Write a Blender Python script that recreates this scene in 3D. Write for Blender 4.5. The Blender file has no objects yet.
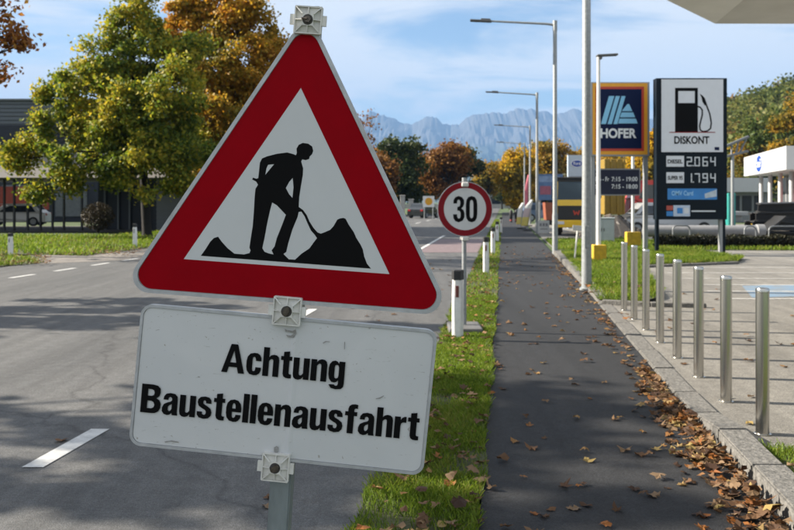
import bpy, bmesh, math, random
import numpy as np
from mathutils import Vector, Matrix
from mathutils.geometry import tessellate_polygon

random.seed(7); rng = np.random.default_rng(11)
scene = bpy.context.scene
COL = scene.collection
R = math.radians

# ------------------------------------------------------------------ camera, sky, sun, exposure
F, CX, HY, EYE = 838.0, 397.0, 202.0, 1.6          # focal length in photo pixels, principal column, horizon row, eye height
cam_d = bpy.data.cameras.new('camera'); cam = bpy.data.objects.new('camera', cam_d); COL.objects.link(cam)
cam.location = (0, 0, EYE); cam.rotation_euler = (R(90), 0, 0)
cam_d.sensor_width = 36; cam_d.lens = 36 * F / 794; cam_d.shift_y = -(265 - HY) / 794
cam_d.clip_start = 0.05; cam_d.clip_end = 40000
cam_d.dof.use_dof = True; cam_d.dof.focus_distance = 2.36; cam_d.dof.aperture_fstop = 8.0
scene.camera = cam

SUN_EL, SUN_AZ = 29.0, 9.0                          # height; angle ahead of straight left
sv = Vector((-math.cos(R(SUN_EL)) * math.cos(R(SUN_AZ)), math.cos(R(SUN_EL)) * math.sin(R(SUN_AZ)), math.sin(R(SUN_EL))))
world = bpy.data.worlds.new('World'); scene.world = world; world.use_nodes = True
wt = world.node_tree; wn = wt.nodes; wn.clear()
def wnode(t, **k):
    n = wn.new(t)
    for a, b in k.items(): setattr(n, a, b)
    return n
sky = wnode('ShaderNodeTexSky', sky_type='NISHITA', sun_disc=False)
sky.sun_elevation = R(SUN_EL); sky.sun_rotation = math.atan2(sv.x, sv.y); sky.air_density = 1.0; sky.dust_density = 0.5; sky.ozone_density = 2.2
wtc = wnode('ShaderNodeTexCoord'); wsep = wnode('ShaderNodeSeparateXYZ')
wt.links.new(wtc.outputs['Generated'], wsep.inputs[0])
def wmath(op, a, b=None):
    n = wnode('ShaderNodeMath', operation=op)
    for i, v in enumerate((a, b)):
        if v is None: continue
        if isinstance(v, (int, float)): n.inputs[i].default_value = v
        else: wt.links.new(v, n.inputs[i])
    return n.outputs[0]
wz = wmath('ADD', wmath('MAXIMUM', wsep.outputs['Z'], 0.0), 0.10)
wcomb = wnode('ShaderNodeCombineXYZ')
wt.links.new(wmath('DIVIDE', wsep.outputs['X'], wz), wcomb.inputs[0])
wt.links.new(wmath('DIVIDE', wsep.outputs['Y'], wz), wcomb.inputs[1])
wmap = wnode('ShaderNodeMapping'); wmap.inputs['Location'].default_value = (3.1, 0.4, 0); wmap.inputs['Rotation'].default_value = (0, 0, R(-14)); wmap.inputs['Scale'].default_value = (0.62, 1.0, 1)
wt.links.new(wcomb.outputs[0], wmap.inputs[0])
wnz = wnode('ShaderNodeTexNoise'); wnz.inputs['Scale'].default_value = 1.0; wnz.inputs['Detail'].default_value = 9; wnz.inputs['Roughness'].default_value = 0.58; wnz.inputs['Distortion'].default_value = 0.5
wt.links.new(wmap.outputs[0], wnz.inputs['Vector'])
wr = wnode('ShaderNodeMapRange', interpolation_type='SMOOTHSTEP'); wr.inputs['From Min'].default_value = 0.37; wr.inputs['From Max'].default_value = 0.53; wr.inputs['To Max'].default_value = 0.95
wt.links.new(wnz.outputs['Fac'], wr.inputs['Value'])
wmix = wnode('ShaderNodeMix', data_type='RGBA')
wt.links.new(wr.outputs[0], wmix.inputs['Factor']); wt.links.new(sky.outputs[0], wmix.inputs['A'])
wmix.inputs['B'].default_value = (5.9, 6.0, 6.1, 1)
wbg = wnode('ShaderNodeBackground'); wbg.inputs['Strength'].default_value = 0.05
wt.links.new(wmix.outputs['Result'], wbg.inputs['Color'])
wout = wnode('ShaderNodeOutputWorld'); wt.links.new(wbg.outputs[0], wout.inputs['Surface'])

sun_d = bpy.data.lights.new('sun', 'SUN'); sun_d.energy = 5.0; sun_d.angle = R(0.53); sun_d.color = (1.0, 0.91, 0.77)
sun = bpy.data.objects.new('sun', sun_d); COL.objects.link(sun); sun.rotation_euler = sv.to_track_quat('Z', 'Y').to_euler(); sun.location = (-30, 5, 30)
scene.view_settings.view_transform = 'Standard'; scene.view_settings.look = 'None'; scene.view_settings.gamma = 1
scene.view_settings.exposure = 1.82
scene.cycles.use_denoising = True
scene.cycles.max_bounces = 6; scene.cycles.diffuse_bounces = 3; scene.cycles.transparent_max_bounces = 12
scene.cycles.volume_bounces = 0

# ------------------------------------------------------------------ helpers
K = 106.0 / F                                        # the street runs along (K, 1)
TH = math.atan(K)
def road(t, y, z=0.0): return Vector((t + K * y, y, z))          # t metres right of the street axis through the eye
def gpx(px, py):                                                  # photo pixel -> point on the ground
    s = EYE / (py - HY); return Vector(((px - CX) * s, F * s, 0))
def ppx(px, py, y): return Vector(((px - CX) / F * y, y, EYE + (HY - py) / F * y))

def thing(name, label, cat, loc=(0, 0, 0), rotz=0, group=None):
    o = bpy.data.objects.new(name, None); COL.objects.link(o)
    o.empty_display_size = 0.2
    o.location = loc; o.rotation_euler = (0, 0, rotz); o['label'] = label; o['category'] = cat
    if group: o['group'] = group
    return o
def frame_of(o):
    m = Matrix.Identity(4)
    while o is not None:
        m = Matrix.LocRotScale(o.location, o.rotation_euler, o.scale) @ m; o = o.parent
    return m
def link_mesh(name, me, mat, parent=None, world=False, smooth=False):
    if parent is not None and world: me.transform(frame_of(parent).inverted())
    if mat is not None: me.materials.append(mat)
    if smooth:
        me.polygons.foreach_set('use_smooth', [True] * len(me.polygons))
    o = bpy.data.objects.new(name, me); COL.objects.link(o)
    if parent is not None: o.parent = parent
    return o
def obj(name, bm, mat, parent=None, world=False, smooth=False, recalc=True):
    if recalc: bmesh.ops.recalc_face_normals(bm, faces=bm.faces)
    me = bpy.data.meshes.new(name); bm.to_mesh(me); bm.free()
    o = link_mesh(name, me, mat, parent, world, False)
    if smooth:
        me.polygons.foreach_set('use_smooth', [True] * len(me.polygons))
        try: me.set_sharp_from_angle(angle=R(38))
        except Exception: pass
    return o
def tag(o, label=None, cat=None, group=None, kind=None):
    if label: o['label'] = label
    if cat: o['category'] = cat
    if group: o['group'] = group
    if kind: o['kind'] = kind
    return o
def dup(root, loc, rotz=None, label=None, group=None):
    def cp(o, par):
        c = o.copy(); COL.objects.link(c); c.parent = par
        for ch in [x for x in bpy.data.objects if x.parent == o]: cp(ch, c)
        return c
    r = cp(root, None); r.location = loc
    if rotz is not None: r.rotation_euler = (0, 0, rotz)
    if label: r['label'] = label
    if group: r['group'] = group
    return r

def B(): return bmesh.new()
def box(bm, c, s, rot=None, bevel=0.0, seg=1):
    m = Matrix.Translation(c) @ (rot.to_4x4() if rot is not None else Matrix.Identity(4)) @ Matrix.Diagonal((s[0], s[1], s[2], 1))
    r = bmesh.ops.create_cube(bm, size=1, matrix=m)
    if bevel > 0:
        es = list({e for v in r['verts'] for e in v.link_edges})
        bmesh.ops.bevel(bm, geom=es, offset=bevel, segments=seg, profile=0.5, affect='EDGES')
    return bm
def rz(a): return Matrix.Rotation(a, 3, 'Z')
def tube(bm, pts, radii, seg=8, caps=True):
    pts = [Vector(p) for p in pts]
    if isinstance(radii, (int, float)): radii = [radii] * len(pts)
    rings = []; up = None
    for i, p in enumerate(pts):
        d = (pts[min(i + 1, len(pts) - 1)] - pts[max(i - 1, 0)]).normalized()
        if up is None: up = Vector((1, 0, 0)) if abs(d.x) < 0.9 else Vector((0, 1, 0))
        a = (up - d * up.dot(d)).normalized(); b = d.cross(a); up = a
        rings.append([bm.verts.new(p + (a * math.cos(2 * math.pi * k / seg) + b * math.sin(2 * math.pi * k / seg)) * radii[i]) for k in range(seg)])
    for i in range(len(rings) - 1):
        for k in range(seg):
            bm.faces.new((rings[i][k], rings[i][(k + 1) % seg], rings[i + 1][(k + 1) % seg], rings[i + 1][k]))
    if caps:
        bm.faces.new(list(reversed(rings[0]))); bm.faces.new(rings[-1])
    return bm
def lathe(bm, prof, c=(0, 0, 0), seg=24):
    c = Vector(c); rings = []
    for r, z in prof:
        rings.append([bm.verts.new(c + Vector((r * math.cos(2 * math.pi * k / seg), r * math.sin(2 * math.pi * k / seg), z))) for k in range(seg)])
    for i in range(len(rings) - 1):
        for k in range(seg): bm.faces.new((rings[i][k], rings[i][(k + 1) % seg], rings[i + 1][(k + 1) % seg], rings[i + 1][k]))
    bm.faces.new(list(reversed(rings[0]))); bm.faces.new(rings[-1])
    return bm
def prism(bm, poly, fr, d0, d1, holes=()):
    """poly: list of (u, v); fr(u, v, w) -> point; solid between w = d0 and d1"""
    loops = [list(poly)] + [list(h) for h in holes]
    flat = [p for l in loops for p in l]
    tris = tessellate_polygon([[Vector((p[0], p[1], 0)) for p in l] for l in loops])
    va = [bm.verts.new(fr(p[0], p[1], d0)) for p in flat]
    if d1 is None:
        for t in tris: bm.faces.new([va[i] for i in t])
        return bm
    vb = [bm.verts.new(fr(p[0], p[1], d1)) for p in flat]
    for t in tris:
        bm.faces.new([va[i] for i in t]); bm.faces.new([vb[i] for i in reversed(t)])
    o = 0
    for l in loops:
        n = len(l)
        for i in range(n):
            j = (i + 1) % n; bm.faces.new((va[o + i], va[o + j], vb[o + j], vb[o + i]))
        o += n
    return bm
def rounded(pts, r, n=6):
    out = []; m = len(pts)
    for i in range(m):
        p = Vector(pts[i]); a = (Vector(pts[i - 1]) - p).normalized(); b = (Vector(pts[(i + 1) % m]) - p).normalized()
        ang = a.angle(b); d = r / math.tan(ang / 2); c = p + (a + b).normalized() * (r / math.sin(ang / 2))
        s = p + a * d - c; e = p + b * d - c
        t0 = math.atan2(s.y, s.x); t1 = math.atan2(e.y, e.x); dt = (t1 - t0 + math.pi) % (2 * math.pi) - math.pi
        for k in range(n + 1):
            t = t0 + dt * k / n; out.append((c.x + r * math.cos(t), c.y + r * math.sin(t)))
    return out
def front(y0):                                       # a plane facing the camera at depth y0: (u=x, v=z, w=towards the viewer)
    return lambda u, v, w: Vector((u, y0 - w, v))
def rect(x0, z0, x1, z1): return [(x0, z0), (x1, z0), (x1, z1), (x0, z1)]
def pxr(a, b, c, d, y):                              # pixel rectangle -> rect on plane y
    p = ppx(a, d, y); q = ppx(c, b, y); return rect(p.x, p.z, q.x, q.z)
def pxp(pts, y): return [(ppx(a, b, y).x, ppx(a, b, y).z) for a, b in pts]

_txt = {}
def text_tris(body, off=0.0, spacing=1.0):
    key = (body, off, spacing)
    if key in _txt: return _txt[key]
    c = bpy.data.curves.new('lettering', 'FONT'); c.body = body; c.size = 1; c.offset = off; c.space_character = spacing; c.resolution_u = 4; c.fill_mode = 'FRONT'
    o = bpy.data.objects.new('lettering', c); COL.objects.link(o)
    me = bpy.data.meshes.new_from_object(o.evaluated_get(bpy.context.evaluated_depsgraph_get()))
    vs = np.array([v.co[:2] for v in me.vertices]); fs = [tuple(p.vertices) for p in me.polygons]
    bpy.data.objects.remove(o); bpy.data.curves.remove(c); bpy.data.meshes.remove(me)
    _txt[key] = (vs, fs); return vs, fs
def cap_height(off):
    v, _ = text_tris('H', off); return v[:, 1].max(), v[:, 1].min()
def lettering(name, body, origin, right, up, width, cap, mat, parent, nrm, off=0.02, spacing=1.0, lift=0.001, world=True):
    """origin: left end of the baseline; width: total width; cap: capital height"""
    vs, fs = text_tris(body, off, spacing); top, bot = cap_height(off)
    x0, x1 = vs[:, 0].min(), vs[:, 0].max(); sx = width / (x1 - x0); sy = cap / (top - bot)
    right = Vector(right).normalized(); up = Vector(up).normalized(); nrm = Vector(nrm)
    me = bpy.data.meshes.new(name)
    me.from_pydata([Vector(origin) + right * float((x - x0) * sx) + up * float((y - bot) * sy) + nrm * lift for x, y in vs], [], fs)
    return link_mesh(name, me, mat, parent, world)

def quads(name, V, mat, parent=None, smooth=False):
    """V: (n, 4, 3) array of quads"""
    n = len(V); me = bpy.data.meshes.new(name)
    me.vertices.add(n * 4); me.vertices.foreach_set('co', V.reshape(-1).astype(np.float32))
    me.loops.add(n * 4); me.loops.foreach_set('vertex_index', np.arange(n * 4, dtype=np.int32))
    me.polygons.add(n); me.polygons.foreach_set('loop_start', np.arange(0, n * 4, 4, dtype=np.int32))
    me.update(calc_edges=True)
    return link_mesh(name, me, mat, parent, False, smooth)

# ------------------------------------------------------------------ materials
_m = {}
def pm(name, col, rough=0.6, metal=0.0, var=0.0, scale=5.0, bump=0.0, bscale=40.0, col2=None, detail=4, spec=0.5, coat=0.0, stretch=None):
    """a plain procedural surface: base colour mottled by noise, optional fine relief"""
    if name in _m: return _m[name]
    m = bpy.data.materials.new(name); m.use_nodes = True; t = m.node_tree; b = t.nodes['Principled BSDF']
    b.inputs['Roughness'].default_value = rough; b.inputs['Metallic'].default_value = metal; b.inputs['Specular IOR Level'].default_value = spec
    if coat: b.inputs['Coat Weight'].default_value = coat
    tc = t.nodes.new('ShaderNodeTexCoord'); src = tc.outputs['Object']
    if stretch:
        mp = t.nodes.new('ShaderNodeMapping'); mp.inputs['Scale'].default_value = stretch; t.links.new(src, mp.inputs[0]); src = mp.outputs[0]
    b.inputs['Base Color'].default_value = (*col, 1)
    if var > 0 or col2:
        n = t.nodes.new('ShaderNodeTexNoise'); n.inputs['Scale'].default_value = scale; n.inputs['Detail'].default_value = detail; n.inputs['Roughness'].default_value = 0.65
        t.links.new(src, n.inputs['Vector'])
        r = t.nodes.new('ShaderNodeValToRGB'); r.color_ramp.elements[0].position = 0.3; r.color_ramp.elements[1].position = 0.7
        c2 = col2 or tuple(min(1, c * (1 + var)) for c in col); c1 = col if col2 else tuple(c * (1 - var) for c in col)
        r.color_ramp.elements[0].color = (*c1, 1); r.color_ramp.elements[1].color = (*c2, 1)
        t.links.new(n.outputs['Fac'], r.inputs[0]); t.links.new(r.outputs[0], b.inputs['Base Color'])
        if metal == 0:
            mr = t.nodes.new('ShaderNodeMapRange'); mr.inputs['To Min'].default_value = max(0, rough - 0.08); mr.inputs['To Max'].default_value = min(1, rough + 0.1)
            t.links.new(n.outputs['Fac'], mr.inputs[0]); t.links.new(mr.outputs[0], b.inputs['Roughness'])
    if bump > 0:
        n2 = t.nodes.new('ShaderNodeTexNoise'); n2.inputs['Scale'].default_value = bscale; n2.inputs['Detail'].default_value = 6; t.links.new(src, n2.inputs['Vector'])
        bp = t.nodes.new('ShaderNodeBump'); bp.inputs['Strength'].default_value = 1.0; bp.inputs['Distance'].default_value = bump
        t.links.new(n2.outputs['Fac'], bp.inputs['Height']); t.links.new(bp.outputs[0], b.inputs['Normal'])
    _m[name] = m; return m
def leafm(name, cols, trans=0.3, source='island', scale=0.5, nmix=0.45, rough=0.6, hshift=None):
    """leaves: a colour for every leaf, drifting through the crown with noise; part of the light comes through"""
    m = bpy.data.materials.new(name); m.use_nodes = True; t = m.node_tree; t.nodes.clear()
    if source == 'island': g = t.nodes.new('ShaderNodeNewGeometry').outputs['Random Per Island']
    else: g = t.nodes.new('ShaderNodeObjectInfo').outputs['Random']
    fac = g
    if nmix > 0:
        tc = t.nodes.new('ShaderNodeTexCoord'); n = t.nodes.new('ShaderNodeTexNoise'); n.inputs['Scale'].default_value = scale; n.inputs['Detail'].default_value = 3
        t.links.new(tc.outputs['Object'], n.inputs['Vector'])
        mr = t.nodes.new('ShaderNodeMapRange'); mr.inputs['From Min'].default_value = 0.3; mr.inputs['From Max'].default_value = 0.7
        t.links.new(n.outputs['Fac'], mr.inputs[0])
        mx = t.nodes.new('ShaderNodeMix'); mx.inputs['Factor'].default_value = nmix; t.links.new(g, mx.inputs['A']); t.links.new(mr.outputs[0], mx.inputs['B']); fac = mx.outputs[0]
    r = t.nodes.new('ShaderNodeValToRGB')
    while len(r.color_ramp.elements) < len(cols): r.color_ramp.elements.new(0.5)
    for i, c in enumerate(cols):
        r.color_ramp.elements[i].position = 0.12 + 0.76 * i / max(1, len(cols) - 1); r.color_ramp.elements[i].color = (*c, 1)
    t.links.new(fac, r.inputs[0])
    d = t.nodes.new('ShaderNodeBsdfPrincipled'); d.inputs['Roughness'].default_value = rough; d.inputs['Specular IOR Level'].default_value = 0.3; t.links.new(r.outputs[0], d.inputs['Base Color'])
    tr = t.nodes.new('ShaderNodeBsdfTranslucent'); t.links.new(r.outputs[0], tr.inputs['Color'])
    mx2 = t.nodes.new('ShaderNodeMixShader'); mx2.inputs[0].default_value = trans
    t.links.new(d.outputs[0], mx2.inputs[1]); t.links.new(tr.outputs[0], mx2.inputs[2])
    o = t.nodes.new('ShaderNodeOutputMaterial'); t.links.new(mx2.outputs[0], o.inputs['Surface'])
    return m
def asphalt(name, c1, c2, patch=0.35, speck=150.0, rough=0.8, bump=0.004, crack=0.0):
    m = bpy.data.materials.new(name); m.use_nodes = True; t = m.node_tree; b = t.nodes['Principled BSDF']
    tc = t.nodes.new('ShaderNodeTexCoord')
    def noise(s, d, ro=0.6, st=None):
        n = t.nodes.new('ShaderNodeTexNoise'); n.inputs['Scale'].default_value = s; n.inputs['Detail'].default_value = d; n.inputs['Roughness'].default_value = ro
        if st:
            mp = t.nodes.new('ShaderNodeMapping'); mp.inputs['Scale'].default_value = st; mp.inputs['Rotation'].default_value = (0, 0, TH); t.links.new(tc.outputs['Object'], mp.inputs[0]); t.links.new(mp.outputs[0], n.inputs['Vector'])
        else: t.links.new(tc.outputs['Object'], n.inputs['Vector'])
        return n.outputs['Fac']
    big = noise(0.5, 6, 0.6, (1.6, 0.22, 1)); mid = noise(9, 5, 0.7); fine = noise(speck, 2)
    def ramp(f, a, bb, p0, p1):
        r = t.nodes.new('ShaderNodeValToRGB'); r.color_ramp.elements[0].position = p0; r.color_ramp.elements[1].position = p1
        r.color_ramp.elements[0].color = (*a, 1); r.color_ramp.elements[1].color = (*bb, 1); t.links.new(f, r.inputs[0]); return r.outputs[0]
    base = ramp(big, c1, c2, 0.32, 0.68)
    def mult(a, f, lo, hi, p0=0.35, p1=0.65):
        mm = t.nodes.new('ShaderNodeMix'); mm.data_type = 'RGBA'; mm.blend_type = 'MULTIPLY'; mm.inputs['Factor'].default_value = 1
        t.links.new(a, mm.inputs['A']); t.links.new(ramp(f, (lo,) * 3, (hi,) * 3, p0, p1), mm.inputs['B']); return mm.outputs['Result']
    base = mult(base, mid, 0.82, 1.12); base = mult(base, fine, 0.62, 1.35); base = mult(base, noise(48, 3, 0.75), 0.78, 1.2); base = mult(base, noise(1.4, 4, 0.6, (3.2, 0.12, 1)), 0.84, 1.1)
    if crack:
        v = t.nodes.new('ShaderNodeTexVoronoi'); v.feature = 'DISTANCE_TO_EDGE'; v.inputs['Scale'].default_value = 0.33
        mp = t.nodes.new('ShaderNodeMapping'); t.links.new(tc.outputs['Object'], mp.inputs[0])
        nn = t.nodes.new('ShaderNodeTexNoise'); nn.inputs['Scale'].default_value = 2.5; nn.inputs['Detail'].default_value = 5; t.links.new(tc.outputs['Object'], nn.inputs['Vector'])
        ad = t.nodes.new('ShaderNodeMix'); ad.data_type = 'RGBA'; ad.inputs['Factor'].default_value = 0.28; t.links.new(mp.outputs[0], ad.inputs['A']); t.links.new(nn.outputs['Color'], ad.inputs['B']); t.links.new(ad.outputs['Result'], v.inputs['Vector'])
        base = mult(base, v.outputs['Distance'], 1 - crack, 1.0, 0.0, 0.006)
    t.links.new(base, b.inputs['Base Color']); b.inputs['Roughness'].default_value = rough; b.inputs['Specular IOR Level'].default_value = 0.35
    bp = t.nodes.new('ShaderNodeBump'); bp.inputs['Distance'].default_value = bump; t.links.new(fine, bp.inputs['Height']); t.links.new(bp.outputs[0], b.inputs['Normal'])
    return m
def glass(name, col=(0.02, 0.025, 0.03), rough=0.05):
    return pm(name, col, rough, 0, spec=0.8)

M_road = asphalt('road_asphalt', (0.078, 0.079, 0.080), (0.115, 0.114, 0.112), crack=0.35)
M_path = asphalt('path_asphalt', (0.015, 0.016, 0.018), (0.025, 0.025, 0.027), speck=130)
M_lot = asphalt('forecourt_asphalt', (0.165, 0.155, 0.138), (0.225, 0.212, 0.188), speck=110)
M_kerb = pm('kerb_granite', (0.06, 0.058, 0.052), 0.9, col2=(0.20, 0.19, 0.175), scale=26, detail=9, bump=0.012, bscale=45)
M_soil = pm('soil', (0.05, 0.055, 0.022), 0.95, var=0.45, scale=7, bump=0.02, bscale=30)
M_field = pm('meadow', (0.055, 0.085, 0.025), 0.95, var=0.35, scale=0.6, bump=0.03, bscale=9)
M_paint = pm('road_paint', (0.36, 0.36, 0.355), 0.75, col2=(0.62, 0.62, 0.60), scale=11, detail=9, bump=0.002, bscale=200)
M_paint_worn = pm('worn_paint', (0.27, 0.26, 0.24), 0.8, col2=(0.55, 0.54, 0.52), scale=6, detail=8)
M_redlane = pm('red_lane', (0.145, 0.105, 0.11), 0.8, var=0.3, scale=6)
M_bluepaint = pm('blue_paint', (0.17, 0.18, 0.18), 0.8, col2=(0.12, 0.22, 0.34), scale=3, detail=7)
M_grass = leafm('grass_blades', [(0.055, 0.095, 0.008), (0.11, 0.18, 0.013), (0.18, 0.255, 0.02), (0.25, 0.23, 0.05)], 0.45, scale=1.3, nmix=0.4)
M_galv = pm('galvanised_steel', (0.27, 0.285, 0.29), 0.5, 0.4, var=0.18, scale=18, bump=0.0006, bscale=60)
M_steel = pm('brushed_steel', (0.52, 0.50, 0.46), 0.24, 1.0, var=0.10, scale=30, stretch=(1, 1, 0.05))
M_alu = pm('sign_rim_aluminium', (0.40, 0.41, 0.42), 0.5, 0.3, var=0.15, scale=25)
M_red = pm('sign_red_film', (0.25, 0.0004, 0.005), 0.55, var=0.06, scale=9, spec=0.05)
M_black = pm('sign_black_film', (0.004, 0.004, 0.0045), 0.6, spec=0.08)
M_plastic = pm('clamp_plastic', (0.60, 0.59, 0.55), 0.5, var=0.12, scale=40)
M_bolt = pm('bolt_steel', (0.10, 0.085, 0.07), 0.4, 0.7, var=0.4, scale=120)
M_white = pm('white_plastic', (0.66, 0.66, 0.64), 0.5, var=0.10, scale=12)
M_dark = pm('black_plastic', (0.014, 0.014, 0.015), 0.55, var=0.2, scale=20)
M_reflect = pm('red_reflector', (0.13, 0.03, 0.025), 0.35, var=0.3, scale=60)
M_grey_reflect = pm('grey_reflector', (0.22, 0.23, 0.25), 0.35, var=0.3, scale=60)
M_navy = pm('navy_panel', (0.006, 0.013, 0.028), 0.4, var=0.1)
M_yellow = pm('yellow_paint', (0.24, 0.15, 0.012), 0.5, var=0.15, scale=6)
M_yellow_block = pm('yellow_concrete', (0.46, 0.29, 0.015), 0.8, var=0.25, scale=8, bump=0.004)
M_tyre = pm('tyre_rubber', (0.018, 0.018, 0.018), 0.85, var=0.2, scale=30)
M_glass = glass('dark_glass')
M_concrete = pm('concrete', (0.33, 0.32, 0.30), 0.85, var=0.18, scale=6, bump=0.004)
M_bark = pm('bark', (0.011, 0.009, 0.008), 0.9, var=0.5, scale=9, bump=0.02, bscale=14, stretch=(1, 1, 0.25))

# ------------------------------------------------------------------ mountains, hill, ground
def sheet(name, pts, z, mat, kind='structure', thick=None):
    bm = B()
    if thick: prism(bm, [(p[0], p[1]) for p in pts], lambda u, v, w: Vector((u, v, w)), z - thick, z)
    else: prism(bm, [(p[0], p[1]) for p in pts], lambda u, v, w: Vector((u, v, w)), z, None)
    o = obj(name, bm, mat)
    if not thick:
        me = o.data
        if me.polygons and me.polygons[0].normal.z < 0: me.flip_normals()
    if kind: o['kind'] = kind
    return o
sheet('ground', [(-12000, -900), (12000, -900), (12000, 11500), (-12000, 11500)], -0.03, M_field)

def ridge(name, crest_px, dist, depth, mat, seed, rough=0.10):
    r = np.random.default_rng(seed)
    xs = np.array([p[0] for p in crest_px], float); ys = np.array([p[1] for p in crest_px], float)
    px = np.arange(xs[0], xs[-1] + 0.1, 2.0)
    crest = np.interp(px, xs, ys) + r.normal(0, 0.55, len(px)) - 1.1 * np.abs(np.interp(px, px[::3], r.normal(0, 1.0, len(px[::3]))))
    kk = np.hanning(15); kk /= kk.sum(); soft = np.convolve(np.pad(crest, 7, mode='edge'), kk, 'valid')
    nrow = 34; bm = B(); grid = []
    # smooth 2-d noise for gullies
    def vnoise(nx, ny, sx, sy):
        g = r.normal(0, 1, (int(ny / sy) + 3, int(nx / sx) + 3)); yy = np.arange(ny) / sy; xx = np.arange(nx) / sx
        y0 = yy.astype(int); x0 = xx.astype(int); fy = (yy - y0)[:, None]; fx = (xx - x0)[None, :]
        fy = fy * fy * (3 - 2 * fy); fx = fx * fx * (3 - 2 * fx)
        return (g[y0][:, x0] * (1 - fy) * (1 - fx) + g[y0 + 1][:, x0] * fy * (1 - fx) + g[y0][:, x0 + 1] * (1 - fy) * fx + g[y0 + 1][:, x0 + 1] * fy * fx)
    rg = lambda a, b: 0.6 - np.abs(vnoise(len(px), nrow, a, b)) * 1.5
    nz = rg(22, 7) * 0.05 + rg(9, 4) * 0.035 + rg(4, 2) * 0.03 + rg(2, 1.5) * 0.025
    for j in range(nrow):
        u = j / (nrow - 1)                               # 0 foot .. 0.78 crest .. 1 behind
        row = []
        for i, p in enumerate(px):
            if u <= 0.78:
                s = u / 0.78; wj = s ** 7; H = (HY - (crest[i] * wj + soft[i] * (1 - wj))) / F * dist + EYE; h = H * (s ** 1.35); h += H * nz[j, i] * s * (1 - s) * 3.2
                y = dist - depth * (1 - s)
            else:
                s = (u - 0.78) / 0.22; H = (HY - crest[i]) / F * dist + EYE; h = H * (1 - s); y = dist + depth * 0.35 * s
            x = (p - CX) / F * dist
            row.append(bm.verts.new((x, y, max(h, -0.5) - 0.5)))
        grid.append(row)
    for j in range(nrow - 1):
        for i in range(len(px) - 1): bm.faces.new((grid[j][i], grid[j][i + 1], grid[j + 1][i + 1], grid[j + 1][i]))
    o = obj(name, bm, mat, smooth=False); o['kind'] = 'structure'; return o
def mountain_mat():
    m = bpy.data.materials.new('mountain_rock'); m.use_nodes = True; t = m.node_tree; b = t.nodes['Principled BSDF']; b.inputs['Roughness'].default_value = 0.95; b.inputs['Specular IOR Level'].default_value = 0.1
    tc = t.nodes.new('ShaderNodeTexCoord'); n = t.nodes.new('ShaderNodeTexNoise'); n.inputs['Scale'].default_value = 0.005; n.inputs['Detail'].default_value = 8; t.links.new(tc.outputs['Object'], n.inputs['Vector'])
    sp = t.nodes.new('ShaderNodeSeparateXYZ'); t.links.new(tc.outputs['Object'], sp.inputs[0])
    mr = t.nodes.new('ShaderNodeMapRange'); mr.inputs['From Min'].default_value = 350; mr.inputs['From Max'].default_value = 850; t.links.new(sp.outputs['Z'], mr.inputs[0])
    ad = t.nodes.new('ShaderNodeMath'); ad.operation = 'ADD'; t.links.new(mr.outputs[0], ad.inputs[0]); t.links.new(n.outputs['Fac'], ad.inputs[1])
    r = t.nodes.new('ShaderNodeValToRGB'); r.color_ramp.elements[0].position = 0.62; r.color_ramp.elements[0].color = (0.035, 0.05, 0.03, 1); r.color_ramp.elements[1].position = 1.0; r.color_ramp.elements[1].color = (0.085, 0.082, 0.08, 1)
    t.links.new(ad.outputs[0], r.inputs[0]); t.links.new(r.outputs[0], b.inputs['Base Color']); return m
crest = [(-420, 120), (-300, 100), (-180, 118), (-60, 104), (60, 122), (160, 108), (250, 124), (320, 112), (345, 124), (358, 119.7), (369.8, 108.6), (379, 111), (389.7, 113.9), (404, 121.8), (413.5, 122.3), (426.7, 113.9), (436, 115.7), (441, 122.3), (458.5, 123.7), (466.4, 114.4), (482, 111.2), (498, 110.4), (508.7, 111.2), (517, 103.8), (524.6, 107), (530, 104.6), (536.5, 109.6), (545.8, 108.6), (552, 113), (560, 110.4), (572, 106), (584, 111), (610, 104), (640, 115), (655, 117), (690, 124), (760, 112), (860, 128), (980, 110), (1120, 130)]
ridge('mountain_range', crest, 9000, 3000, mountain_mat(), 5)
foot = [(-420, 170), (-200, 160), (0, 172), (200, 165), (330, 172), (420, 168), (470, 174), (540, 164), (600, 158), (700, 168), (850, 162), (1120, 172)]
ridge('foothills', foot, 4200, 800, pm('foothill_forest', (0.03, 0.045, 0.02), 0.95, var=0.4, scale=0.008), 9)

# ------------------------------------------------------------------ street surface
sheet('road', [road(-12.3, -12), road(-0.74, -12), road(-0.74, 420), road(-12.3, 420)], 0.0, M_road)
sheet('sidewalk', [road(-0.115, -4), road(1.38, -4), road(1.40, 6), road(1.50, 14), road(1.55, 26), road(1.6, 130), road(-0.115, 130)], 0.012, M_path)
sheet('forecourt', [road(1.56, 5.30), road(4.3, 5.0), (40, 5.0), (60, 60), road(1.72, 60), road(1.70, 26), road(1.66, 14)], 0.020, M_lot)
def dash(name, t, y0, y1, w, z=0.005, mat=None):
    o = sheet(name, [road(t - w / 2, y0), road(t + w / 2, y0), road(t + w / 2, y1), road(t - w / 2, y1)], z, mat or M_paint); return o
for i in range(-1, 8): dash('lane_marking', -2.83, 5.04 + i * 2.2, 5.89 + i * 2.2, 0.13)
dash('lane_marking', -2.80, 22.0, 40.0, 0.12)
for i in range(9): dash('edge_marking', -10.35, 17.6 + i * 1.75, 18.5 + i * 1.75, 0.12)
for i in range(7): dash('centre_marking', -6.5, 44 + i * 9, 48 + i * 9, 0.12)
sheet('red_cycle_crossing', [road(-2.7, 26.5), road(-0.8, 26.5), road(-0.8, 36), road(-2.7, 36)], 0.006, M_redlane)
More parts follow.
